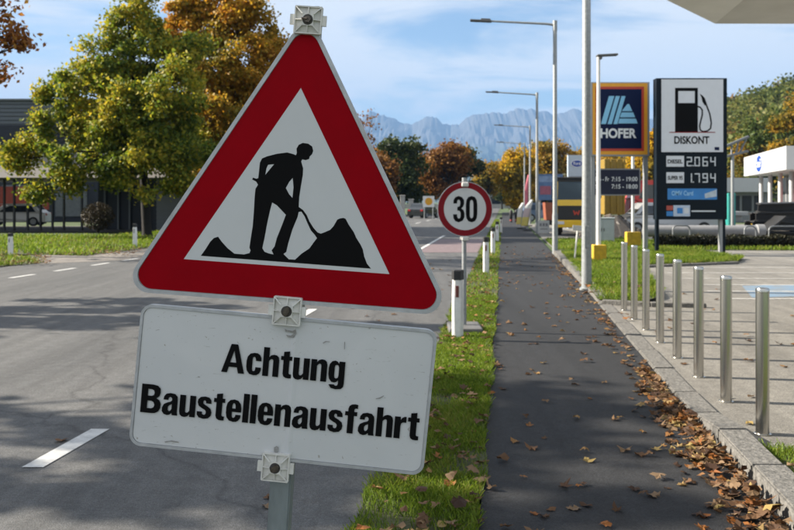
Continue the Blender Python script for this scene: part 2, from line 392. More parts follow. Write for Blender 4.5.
# painted parking stripes on the forecourt
for k, yy in enumerate((13.6, 14.75, 15.9, 17.2, 18.6, 20.1)):
    sheet('parking_line', [(5.3 + 0.18 * k, yy), (14, yy - 0.12), (14, yy - 0.02), (5.3 + 0.18 * k, yy + 0.10)], 0.026, M_paint_worn)
sheet('blue_bay_marking', [gpx(742, 287)[:2], gpx(830, 285)[:2], gpx(850, 297)[:2], gpx(752, 299)[:2]], 0.025, M_bluepaint)
sheet('driveway_apron', [gpx(28, 255.5)[:2], gpx(150, 252.5)[:2], gpx(150, 259)[:2], gpx(40, 264)[:2]], 0.004, asphalt('gritty_asphalt', (0.17, 0.155, 0.14), (0.22, 0.20, 0.18)))

# kerb: a bed with single granite stones
def kerb_t(y): return float(np.interp(y, [3, 6, 14, 26], [1.395, 1.405, 1.50, 1.54]))
def kerb_z(y): return float(np.interp(y, [5.5, 6.3, 13.0, 13.9], [0.125, 0.034, 0.034, 0.125]))
bm = B()
ys = np.linspace(2.4, 25.6, 40)
prism(bm, [(road(kerb_t(y) + 0.015, y).x, y) for y in ys] + [(road(kerb_t(y) + 0.155, y).x, y) for y in ys[::-1]], lambda u, v, w: Vector((u, v, w)), -0.05, 0.021)
kerb = obj('kerb', bm, pm('kerb_mortar', (0.16, 0.155, 0.145), 0.9, var=0.2)); kerb['kind'] = 'structure'
y = 2.5
while y < 25.4:
    L = 0.99 if y > 6.5 else 0.74
    y1 = min(y + L - 0.014, 25.6); bm = B(); vs = []
    j = random.uniform(-0.004, 0.004)
    for yy in (y, y1):
        for dt, zz in ((0, -0.04), (0.19, -0.04), (0.19, None), (0.0, None)):
            vs.append(bm.verts.new(road(kerb_t(yy) + dt + j, yy, zz if zz is not None else kerb_z(yy) + j)))
    bm.faces.new(vs[:4]); bm.faces.new(vs[4:][::-1])
    for a in range(4): bm.faces.new((vs[a], vs[4 + a], vs[4 + (a + 1) % 4], vs[(a + 1) % 4]))
    bmesh.ops.bevel(bm, geom=bm.edges[:], offset=0.010, segments=2, affect='EDGES')
    obj('kerb_stone', bm, M_kerb, kerb, True); y += L
# edging between forecourt and the corner lawn, and round the grass island
def edging(name, pts, w, z, n_of=0.8):
    bed = B(); 
    for a, b in zip(pts, pts[1:]):
        a = Vector((*a[:2], 0)); b = Vector((*b[:2], 0)); d = (b - a); box(bed, (a + b) / 2 + Vector((0, 0, z / 2 - 0.03)), (d.length, w * 0.7, z), rz(math.atan2(d.y, d.x)))
    bo = obj(name, bed, pm('kerb_mortar', (0, 0, 0))); bo['kind'] = 'structure'
    for a, b in zip(pts, pts[1:]):
        a = Vector((*a[:2], 0)); b = Vector((*b[:2], 0)); d = b - a; n = max(1, round(d.length / n_of)); u = d / n
        for i in range(n):
            bm = B(); c = a + u * (i + 0.5); box(bm, c + Vector((0, 0, z / 2 - 0.015 + random.uniform(-0.003, 0.003))), (u.length - 0.012, w, z + 0.03), rz(math.atan2(d.y, d.x)), 0.012, 2)
            obj('kerb_stone', bm, M_kerb, bo, True)
    return bo
edging('corner_kerb', [road(1.60, 5.34), road(2.15, 5.28), road(4.2, 5.05)], 0.12, 0.055, 0.6)
ISL = [gpx(598, 304), gpx(640, 307), gpx(664, 300), gpx(652, 284), gpx(640, 268), gpx(738, 264), gpx(744, 260), gpx(690, 253), gpx(600, 250), road(1.75, 25.4)]
edging('island_kerb', [gpx(602, 305.5), gpx(650, 308), gpx(706, 309)], 0.12, 0.09, 0.55)
edging('island_back_kerb', [gpx(640, 268.6), gpx(738, 264.6)], 0.12, 0.08, 0.8)

# lawns: soil sheets and blades
def in_poly(pts, x, y):
    n = len(pts); c = np.zeros(len(x), bool); j = n - 1
    for i in range(n):
        xi, yi, xj, yj = pts[i][0], pts[i][1], pts[j][0], pts[j][1]
        c ^= ((yi > y) != (yj > y)) & (x < (xj - xi) * (y - yi) / (yj - yi + 1e-12) + xi); j = i
    return c
def blades(name, poly, n, h, w, z, label=None, mat=None, near_bias=0.0):
    xs = [p[0] for p in poly]; ysv = [p[1] for p in poly]
    X = np.empty(0); Y = np.empty(0)
    y0, y1 = min(ysv), max(ysv)
    while len(X) < n:
        u = rng.random(n * 2)
        yy = y0 + (y1 - y0) * u if near_bias == 0 else 1 / (1 / y0 + (1 / y1 - 1 / y0) * u)
        xx = rng.uniform(min(xs), max(xs), n * 2)
        if near_bias:                                    # follow the strip: draw x inside the local span
            xx = xx
        k = in_poly(poly, xx, yy); pat = np.sin(xx * 5.1 + 1.3 * np.sin(yy * 3.3)) * np.sin(yy * 4.3 + 1.7 * np.sin(xx * 2.9)); k &= rng.random(n * 2) < np.clip(0.70 + 0.75 * pat, 0.08, 1); X = np.concatenate([X, xx[k]]); Y = np.concatenate([Y, yy[k]])
    X, Y = X[:n], Y[:n]; a = rng.uniform(0, 2 * np.pi, n); ln = rng.uniform(0.15, 0.9, n); hh = h * rng.uniform(0.45, 1.25, n) ; ww = w * rng.uniform(0.6, 1.3, n)
    if near_bias: sc = np.clip(Y / 9.0, 0.75, 4.0); ww = ww * sc; hh = hh * np.clip(sc, 0.8, 1.4)
    b = a + rng.uniform(-0.6, 0.6, n) + np.pi / 2
    V = np.zeros((n, 4, 3)); dx = np.cos(a) * ww / 2; dy = np.sin(a) * ww / 2; lx = np.cos(b) * hh * ln; ly = np.sin(b) * hh * ln
    V[:, 0] = np.stack([X - dx, Y - dy, np.full(n, z)], 1); V[:, 1] = np.stack([X + dx, Y + dy, np.full(n, z)], 1)
    V[:, 2] = np.stack([X + dx * 0.5 + lx, Y + dy * 0.5 + ly, z + hh], 1); V[:, 3] = np.stack([X - dx * 0.3 + lx * 1.1, Y - dy * 0.3 + ly * 1.1, z + hh * 0.97], 1)
    o = quads(name, V, mat or M_grass); o['kind'] = 'stuff'; o['category'] = 'grass'
    if label: o['label'] = label
    return o
strip = [road(-0.74, 2.6), road(-0.115, 2.6), road(-0.115, 75), road(-0.74, 75)]
# wavering edges
ysn = np.concatenate([np.arange(2.6, 14, 0.22), np.arange(14, 76, 1.0)])
Ledge = [road(-0.74 + random.uniform(-0.035, 0.03), yy) for yy in ysn]; Redge = [road(-0.115 + random.uniform(-0.02, 0.03), yy) for yy in ysn]
strip = Ledge + Redge[::-1]
sheet('verge_soil', strip, 0.020, M_soil)
blades('verge_grass', [p for p in strip if p[1] < 13.9], 62000, 0.045, 0.0055, 0.018, 'short green grass of the narrow strip between road and footpath')
blades('verge_grass_far', [p for p in strip if p[1] > 13.4], 16000, 0.06, 0.016, 0.018, 'far end of the grass strip running beside the footpath')
corner = [road(1.575, 2.0), road(1.575, 5.22), road(2.2, 5.16), road(4.2, 4.95), road(6, 2.0)]
sheet('corner_soil', corner, 0.070, M_soil)
blades('corner_grass', corner, 42000, 0.045, 0.006, 0.068, 'grass in the kerbed corner at the lower right')
sheet('island_soil', ISL, 0.075, M_soil)
blades('island_grass', ISL, 52000, 0.09, 0.012, 0.072, 'bright green grass island behind the steel bollards')
backlawn = [road(1.75, 27.5), (12, 27.3), (30, 26.6), (30, 27.4), (12, 28.2), (9.6, 34.5), road(1.75, 34.5)]
sheet('back_lawn_soil', backlawn, 0.03, M_soil)
blades('back_lawn_grass', backlawn, 16000, 0.12, 0.03, 0.03, 'grass patch around the grey utility cabinet')
lv = [road(-12.35, 24.8), road(-12.32, 60), road(-12.32, 95), road(-16, 95), (-12, 44), (-13, 38.6), (-40, 38.6), (-40, 27), gpx(20, 254.6)]
sheet('left_verge_soil', lv, 0.01, M_soil)
blades('left_verge_grass', lv, 70000, 0.16, 0.04, 0.01, 'sunlit lawn across the road in front of the long building')
lw = [(-40, 25.5), gpx(-30, 258), gpx(0, 257.5), gpx(30, 259.5), gpx(44, 263), gpx(15, 265.5), gpx(-20, 268), (-40, 19)]
sheet('left_wedge_soil', lw, 0.012, M_soil)
blades('left_wedge_grass', lw, 26000, 0.13, 0.03, 0.012, 'leaf strewn grass wedge at the left picture edge')

# condensed bold traffic lettering, drawn glyph by glyph (capital height 1)
def mirror180(l, w, h): return [(w - x, h - y) for x, y in l]
_n = [(0, 0), (0.205, 0), (0.205, 0.53), (0.25, 0.59), (0.30, 0.61), (0.34, 0.585), (0.35, 0.53), (0.35, 0), (0.555, 0), (0.555, 0.58), (0.53, 0.69), (0.46, 0.75), (0.36, 0.765), (0.26, 0.73), (0.195, 0.65), (0.195, 0.745), (0, 0.745)]
GL = {
 'l': (0.205, [[(0, 0), (0.205, 0), (0.205, 1), (0, 1)]]),
 'n': (0.555, [_n]), 'u': (0.555, [mirror180(_n, 0.555, 0.745)]),
 'h': (0.555, [[p for p in _n if p not in ((0.195, 0.65), (0.195, 0.745), (0, 0.745))] + [(0.205, 0.66), (0.205, 1), (0, 1)]]),
 'a': (0.545, [[(0.03, 0.52), (0.05, 0.64), (0.12, 0.73), (0.26, 0.765), (0.42, 0.745), (0.51, 0.66), (0.525, 0.55), (0.525, 0.12), (0.545, 0), (0.355, 0), (0.34, 0.07), (0.27, 0.01), (0.18, -0.015), (0.07, 0.02), (0, 0.11), (0, 0.24), (0.05, 0.36), (0.17, 0.43), (0.29, 0.47), (0.33, 0.51), (0.33, 0.57), (0.30, 0.62), (0.25, 0.63), (0.21, 0.60), (0.20, 0.52)], [(0.33, 0.38), (0.25, 0.34), (0.20, 0.28), (0.20, 0.18), (0.24, 0.13), (0.29, 0.15), (0.33, 0.22)]]),
 'c': (0.515, [[(0.51, 0.49), (0.505, 0.60), (0.45, 0.71), (0.36, 0.76), (0.26, 0.765), (0.12, 0.73), (0.03, 0.62), (0, 0.47), (0, 0.28), (0.03, 0.13), (0.12, 0.02), (0.26, -0.015), (0.38, 0), (0.47, 0.07), (0.51, 0.17), (0.515, 0.27), (0.32, 0.27), (0.315, 0.19), (0.29, 0.135), (0.25, 0.125), (0.215, 0.15), (0.205, 0.22), (0.205, 0.53), (0.215, 0.60), (0.25, 0.63), (0.29, 0.615), (0.315, 0.56), (0.32, 0.49)]]),
 'e': (0.52, [[(0.52, 0.33), (0.205, 0.33), (0.205, 0.22), (0.22, 0.15), (0.26, 0.12), (0.30, 0.14), (0.325, 0.19), (0.33, 0.24), (0.515, 0.24), (0.50, 0.13), (0.44, 0.04), (0.36, -0.005), (0.26, -0.015), (0.12, 0.02), (0.03, 0.13), (0, 0.28), (0, 0.47), (0.03, 0.62), (0.12, 0.73), (0.26, 0.765), (0.40, 0.73), (0.49, 0.62), (0.52, 0.47)], [(0.205, 0.45), (0.205, 0.54), (0.22, 0.61), (0.26, 0.64), (0.30, 0.61), (0.318, 0.54), (0.318, 0.45)]]),
 's': (0.51, [[(0.49, 0.53), (0.475, 0.65), (0.40, 0.74), (0.25, 0.765), (0.10, 0.735), (0.02, 0.64), (0.01, 0.54), (0.05, 0.43), (0.15, 0.36), (0.26, 0.31), (0.31, 0.26), (0.315, 0.20), (0.29, 0.14), (0.24, 0.12), (0.19, 0.15), (0.18, 0.23), (0, 0.23), (0.01, 0.11), (0.08, 0.02), (0.24, -0.015), (0.40, 0.015), (0.49, 0.11), (0.51, 0.23), (0.47, 0.35), (0.36, 0.43), (0.24, 0.49), (0.20, 0.54), (0.21, 0.61), (0.25, 0.635), (0.29, 0.61), (0.305, 0.53)]]),
 't': (0.385, [[(0.09, 0.90), (0.295, 0.93), (0.295, 0.75), (0.385, 0.75), (0.385, 0.61), (0.295, 0.61), (0.295, 0.20), (0.305, 0.15), (0.34, 0.135), (0.385, 0.135), (0.385, 0), (0.30, -0.01), (0.20, 0), (0.12, 0.05), (0.09, 0.14), (0.09, 0.61), (0, 0.61), (0, 0.75), (0.09, 0.75)]]),
 'f': (0.42, [[(0.10, 0), (0.305, 0), (0.305, 0.61), (0.41, 0.61), (0.41, 0.75), (0.305, 0.75), (0.305, 0.80), (0.315, 0.85), (0.35, 0.87), (0.42, 0.865), (0.42, 1), (0.33, 1.015), (0.21, 1), (0.13, 0.94), (0.10, 0.84), (0.10, 0.75), (0, 0.75), (0, 0.61), (0.10, 0.61)]]),
 'r': (0.39, [[(0, 0), (0.205, 0), (0.205, 0.44), (0.225, 0.52), (0.28, 0.56), (0.39, 0.555), (0.39, 0.76), (0.32, 0.755), (0.25, 0.71), (0.20, 0.63), (0.195, 0.745), (0, 0.745)]]),
 'g': (0.555, [[(0.355, 0.745), (0.555, 0.745), (0.555, 0), (0.54, -0.12), (0.46, -0.20), (0.28, -0.225), (0.11, -0.19), (0.03, -0.07), (0.225, -0.06), (0.24, -0.09), (0.29, -0.105), (0.33, -0.085), (0.35, -0.03), (0.35, 0.10), (0.29, 0.03), (0.22, 0.005), (0.12, 0.02), (0.03, 0.13), (0, 0.28), (0, 0.50), (0.03, 0.64), (0.11, 0.735), (0.21, 0.765), (0.29, 0.735), (0.345, 0.66)], [(0.205, 0.24), (0.205, 0.53), (0.22, 0.60), (0.275, 0.625), (0.33, 0.595), (0.35, 0.53), (0.35, 0.25), (0.33, 0.175), (0.275, 0.15), (0.22, 0.17)]]),
 'A': (0.80, [[(0, 0), (0.29, 1), (0.52, 1), (0.80, 0), (0.585, 0), (0.535, 0.20), (0.25, 0.20), (0.205, 0)], [(0.29, 0.36), (0.50, 0.36), (0.405, 0.78)]]),
 'B': (0.695, [[(0, 0), (0, 1), (0.40, 1), (0.56, 0.97), (0.65, 0.88), (0.665, 0.74), (0.63, 0.61), (0.53, 0.535), (0.64, 0.47), (0.695, 0.36), (0.69, 0.21), (0.63, 0.08), (0.50, 0.01), (0.36, 0)], [(0.225, 0.60), (0.36, 0.60), (0.44, 0.64), (0.455, 0.72), (0.43, 0.80), (0.36, 0.835), (0.225, 0.835)], [(0.225, 0.165), (0.37, 0.165), (0.455, 0.21), (0.475, 0.30), (0.44, 0.39), (0.36, 0.43), (0.225, 0.43)]]),
 '3': (0.58, [[(0, 0.72), (0.02, 0.87), (0.11, 0.97), (0.27, 1.015), (0.44, 0.97), (0.54, 0.86), (0.55, 0.72), (0.50, 0.60), (0.41, 0.53), (0.52, 0.46), (0.57, 0.33), (0.56, 0.18), (0.47, 0.05), (0.28, -0.015), (0.10, 0.03), (0.01, 0.14), (-0.01, 0.30), (0.19, 0.30), (0.20, 0.21), (0.23, 0.15), (0.28, 0.13), (0.34, 0.15), (0.365, 0.22), (0.365, 0.34), (0.34, 0.41), (0.28, 0.44), (0.20, 0.44), (0.20, 0.59), (0.27, 0.595), (0.33, 0.63), (0.35, 0.70), (0.345, 0.80), (0.32, 0.85), (0.27, 0.87), (0.22, 0.85), (0.195, 0.80), (0.19, 0.72)]]),
 '0': (0.58, [[(0, 0.32), (0, 0.68), (0.03, 0.85), (0.12, 0.97), (0.29, 1.015), (0.46, 0.97), (0.55, 0.85), (0.58, 0.68), (0.58, 0.32), (0.55, 0.15), (0.46, 0.03), (0.29, -0.015), (0.12, 0.03), (0.03, 0.15)], [(0.20, 0.28), (0.20, 0.72), (0.22, 0.82), (0.29, 0.865), (0.36, 0.82), (0.38, 0.72), (0.38, 0.28), (0.36, 0.18), (0.29, 0.135), (0.22, 0.18)]])}
def block_text(name, body, origin, right, up, width, cap, mat, parent, nrm, lift, gap=0.055):
    tot = sum(GL[c][0] for c in body) + gap * (len(body) - 1); sx = width / tot; right = Vector(right).normalized(); up = Vector(up).normalized(); nrm = Vector(nrm); origin = Vector(origin)
    x = 0.0; bm = B()
    for c in body:
        w, loops = GL[c]
        prism(bm, [(x + p[0], p[1]) for p in loops[0]], lambda u, v, k: origin + right * (u * sx) + up * (v * cap) + nrm * k, lift, None, [[(x + p[0], p[1]) for p in h] for h in loops[1:]])
        x += w + gap
    return obj(name, bm, mat, parent, True)

# ------------------------------------------------------------------ roadworks sign in the foreground
SY = 2.35; SYAW = R(3.6)
SP = Vector(((287 - CX) / F * SY, SY, 1.6)); SN = Vector((math.sin(SYAW), math.cos(SYAW), 0)); SU = Vector((math.cos(SYAW), -math.sin(SYAW), 0))
def sL(px, py):                                       # picture point -> (u, v) on the sign's own plane, metres
    d = Vector(((px - CX) / F, 1, (HY - py) / F)); q = Vector((0, 0, EYE)) + d * ((SP - Vector((0, 0, EYE))).dot(SN) / d.dot(SN)) - SP
    return (q.dot(SU), q.z)
def sF(u, v, w): return SP + SU * u + Vector((0, 0, v)) - SN * w   # w towards the viewer
pb = sL(276, 525); pt = sL(308, 8); slope = (pt[0] - pb[0]) / (pt[1] - pb[1])
def post_u(v): return pb[0] + slope * (v - pb[1])
base = sF(post_u(-1.6), -1.6, -0.06)
sign = thing('roadworks_sign', 'leaning red and white triangular roadworks sign with Achtung Baustellenausfahrt plate in the foreground', 'road sign', base)
M_signwhite = pm('sign_white_film', (0.52, 0.53, 0.535), 0.45, var=0.03, scale=4, coat=0.1)
def scuffed():
    m = bpy.data.materials.new('scuffed_white_film'); m.use_nodes = True; t = m.node_tree; b = t.nodes['Principled BSDF']; b.inputs['Roughness'].default_value = 0.42
    tc = t.nodes.new('ShaderNodeTexCoord')
    def nz(s, d, st=None):
        n = t.nodes.new('ShaderNodeTexNoise'); n.inputs['Scale'].default_value = s; n.inputs['Detail'].default_value = d; n.inputs['Distortion'].default_value = 0.8
        mp = t.nodes.new('ShaderNodeMapping'); t.links.new(tc.outputs['Object'], mp.inputs[0]); t.links.new(mp.outputs[0], n.inputs['Vector'])
        if st: mp.inputs['Scale'].default_value = st; mp.inputs['Rotation'].default_value = (0, R(18), 0)
        return n.outputs['Fac']
    def rp(f, p0, p1, a, bb):
        r = t.nodes.new('ShaderNodeValToRGB'); r.color_ramp.elements[0].position = p0; r.color_ramp.elements[1].position = p1; r.color_ramp.elements[0].color = (*a, 1); r.color_ramp.elements[1].color = (*bb, 1); t.links.new(f, r.inputs[0]); return r.outputs[0]
    def mul(a, c):
        mm = t.nodes.new('ShaderNodeMix'); mm.data_type = 'RGBA'; mm.blend_type = 'MULTIPLY'; mm.inputs['Factor'].default_value = 1; t.links.new(a, mm.inputs['A']); t.links.new(c, mm.inputs['B']); return mm.outputs['Result']
    c = rp(nz(5, 4), 0.3, 0.7, (0.51, 0.52, 0.525), (0.56, 0.565, 0.565))
    c = mul(c, rp(nz(30, 3, (1, 1, 6)), 0.69, 0.76, (1, 1, 1), (0.55, 0.53, 0.5)))
    c = mul(c, rp(nz(90, 2), 0.70, 0.76, (1, 1, 1), (0.6, 0.56, 0.5)))
    t.links.new(c, b.inputs['Base Color']); return m
M_scuff = scuffed()
tri = rounded([sL(120, 290.5), sL(452.7, 316), sL(308, 11)], 0.048, 10)
cen = Vector((sum(p[0] for p in tri) / len(tri), sum(p[1] for p in tri) / len(tri)))
T0, T1, T2 = (Vector(sL(*p)) for p in ((120, 290.5), (452.7, 316), (308, 11)))
def inset_tri(d, r):
    c = (T0 + T1 + T2) / 3; rin = (T1 - T0).length / (2 * math.sqrt(3)); s = 1 - d / rin
    return rounded([tuple(c + (p - c) * s) for p in (T0, T1, T2)], r, 10)
bm = B(); prism(bm, tri, sF, -0.022, 0.0); panel = obj('triangle_panel', bm, M_alu, sign, True)
bm = B(); prism(bm, inset_tri(0.0, 0.048), sF, 0.0005, 0.005, [inset_tri(0.011, 0.040)[::-1]]); obj('rim', bm, M_alu, panel, True)
white = [sL(301, 88), sL(184, 259), sL(389.5, 274)]
bm = B(); prism(bm, inset_tri(0.012, 0.040), sF, 0.0020, None, [white]); obj('red_border', bm, M_red, panel, True)
bm = B(); prism(bm, white, sF, 0.0022, None); obj('white_field', bm, M_signwhite, panel, True)
c3 = lambda l: [(195 + x / 3.658, 130 + y / 3.658) for x, y in l]
c4 = lambda l: [(280 + x / 5.575, 190 + y / 5.575) for x, y in l]
worker = c3([(22, 460), (40, 435), (57, 408), (70, 395), (85, 390), (100, 410), (120, 432), (145, 452), (180, 455), (200, 450), (204, 440), (200, 430), (205, 395), (212, 350), (216, 300), (219, 245), (222, 215), (231, 200), (225, 189), (210, 181), (213, 174), (225, 178), (232, 176), (235, 150), (238, 120), (246, 104), (265, 96), (300, 87), (338, 82), (360, 88), (370, 92), (373, 84), (372, 68), (380, 54), (395, 47), (415, 50), (429, 60), (433, 76), (429, 88), (420, 97), (418, 106), (405, 110), (393, 107), (389, 115), (396, 140), (395, 165), (388, 205), (382, 245), (380, 281)]) \
    + c4([(108, 96), (130, 112), (150, 140), (165, 175), (187, 210), (210, 236), (228, 243), (250, 235), (280, 222), (300, 200), (320, 165), (335, 158), (355, 155), (366, 160), (385, 195), (412, 235), (425, 265), (450, 305), (462, 330), (470, 370), (485, 410), (508, 438)])
holes = [c4([(105, 122), (99, 150), (70, 220), (46, 300), (36, 345), (20, 356), (30, 366), (50, 386), (85, 388), (120, 355), (165, 325), (190, 290), (207, 268), (195, 250), (173, 225), (153, 182), (138, 147), (120, 120)]),
         c3([(283, 265), (300, 275), (333, 310), (320, 345), (300, 395), (292, 425), (281, 440), (288, 455), (270, 451), (255, 445), (247, 432), (255, 395), (265, 340), (275, 295)]),
         c3([(358, 175), (345, 190), (333, 212), (345, 235), (357, 248), (361, 210)]), c3([(290, 125), (268, 127), (262, 140), (258, 164), (275, 143)])]
bm = B(); prism(bm, [sL(*p) for p in worker], sF, 0.0026, None, [[sL(*p) for p in h] for h in holes]); obj('worker_pictogram', bm, M_black, panel, True)
# supplementary plate, slightly ridged along the post
plate_c = [sL(129, 444.5), sL(423, 475.5), sL(438, 330.5), sL(142, 303.5)]
pl = rounded(plate_c, 0.033, 8)
bm = B(); prism(bm, pl, sF, -0.020, 0.0); plate = obj('text_plate', bm, M_alu, sign, True)
pc = sum((Vector(p) for p in plate_c), Vector((0, 0))) / 4
def inset_q(d, r):
    out = []
    for i, p in enumerate(plate_c):
        p = Vector(p); a = (Vector(plate_c[i - 1]) - p).normalized(); b = (Vector(plate_c[(i + 1) % 4]) - p).normalized(); out.append(tuple(p + (a + b) * d))
    return rounded(out, r, 8)
bm = B(); prism(bm, inset_q(0.0, 0.033), sF, 0.0004, 0.0042, [inset_q(0.008, 0.026)[::-1]]); obj('rim', bm, M_alu, plate, True)
def ridge_w(u, v):
    d = u - post_u(v) - 0.022; return 0.0030 * math.exp(-(d / 0.008) ** 2)
bm = B()
iq = inset_q(0.009, 0.025); us = [p[0] for p in iq]; vs_ = [p[1] for p in iq]
prism(bm, iq, sF, 0.0012, None)
# cut the face so that the ridge can rise
for dd in (-0.020, -0.011, -0.005, 0.0, 0.005, 0.011, 0.020):
    a = sF(post_u(-0.30) + 0.022 + dd, -0.30, 0); b_ = sF(post_u(-0.80) + 0.022 + dd, -0.80, 0); n = (b_ - a).cross(SN).normalized()
    bmesh.ops.bisect_plane(bm, geom=bm.verts[:] + bm.edges[:] + bm.faces[:], plane_co=a, plane_no=n)
for v in bm.verts:
    q = v.co - SP; v.co -= SN * ridge_w(q.dot(SU), q.z)
obj('plate_face', bm, M_scuff, plate, True)
def plate_text(body, p0, p1, cap_px):
    a = sL(*p0); b = sL(*p1); d = Vector((b[0] - a[0], b[1] - a[1])); d3 = SU * d.x + Vector((0, 0, 1)) * d.y; up = d3.cross(SN)
    if up.z < 0: up = -up
    return block_text('lettering', body, sF(a[0], a[1], 0), d3, up, d.length, cap_px / F * SY, M_black, plate, -SN, 0.0048)
plate_text('Achtung', (221.5, 371.4), (344.0, 383.3), 28.8)
plate_text('Baustellenausfahrt', (140.6, 411.6), (418.0, 440.0), 28.9)
for q in ([(285, 328.5), (288, 330), (293, 330.5), (296, 329), (297, 333), (294, 337.5), (288, 337), (286.5, 334.5), (291, 335.5), (294.5, 333), (291, 332), (286, 331.5)], [(274.5, 447), (277, 445.5), (279, 447), (278.5, 451), (276.5, 454), (274.5, 451)], [(323, 342.5), (326, 340.8), (330, 341.2), (330, 341.9), (326.3, 341.6), (323.6, 343.3)], [(344.6, 341.5), (345.3, 341.5), (345.0, 349), (344.4, 349)], [(165, 441), (172, 440), (179, 441.4), (180, 442.4), (172, 441.2), (166, 442.2)], [(376, 398), (380, 397.2), (384, 395), (384.3, 395.6), (380.3, 398.2), (376.3, 398.8)]):
    bm = B(); prism(bm, [sL(*p) for p in q], sF, 0.0058, None); obj('scuff_mark', bm, pm('scuff_grime', (0.17, 0.16, 0.145), 0.8, col2=(0.33, 0.33, 0.32), scale=130), plate, True)
# square steel post
def post_piece(v0, v1, half, w0, w1, nm, mat, par):
    bm = B(); vs = []
    for v in (v0, v1):
        for du, w in ((-half, w0), (half, w0), (half, w1), (-half, w1)): vs.append(bm.verts.new(sF(post_u(v) + du, v, w)))
    bm.faces.new(vs[:4]); bm.faces.new(vs[4:][::-1])
    for a in range(4): bm.faces.new((vs[a], vs[4 + a], vs[4 + (a + 1) % 4], vs[(a + 1) % 4]))
    bmesh.ops.bevel(bm, geom=bm.edges[:], offset=0.004, segments=2, affect='EDGES')
    return obj(nm, bm, mat, par, True)
M_post = pm('zinc_post', (0.20, 0.23, 0.24), 0.5, 0.35, var=0.25, scale=14, bump=0.0006, bscale=70, stretch=(1, 1, 0.3))
pz = -1.6 - base.z if False else None
post_piece(-1.545, pt[1] + 0.012, 0.030, -0.085, -0.024, 'post', M_post, sign)
bm = B(); box(bm, base + Vector((0, 0.0, 0.035)), (0.55, 0.42, 0.07), None, 0.02, 2); obj('foot_block', bm, M_dark, sign, True)
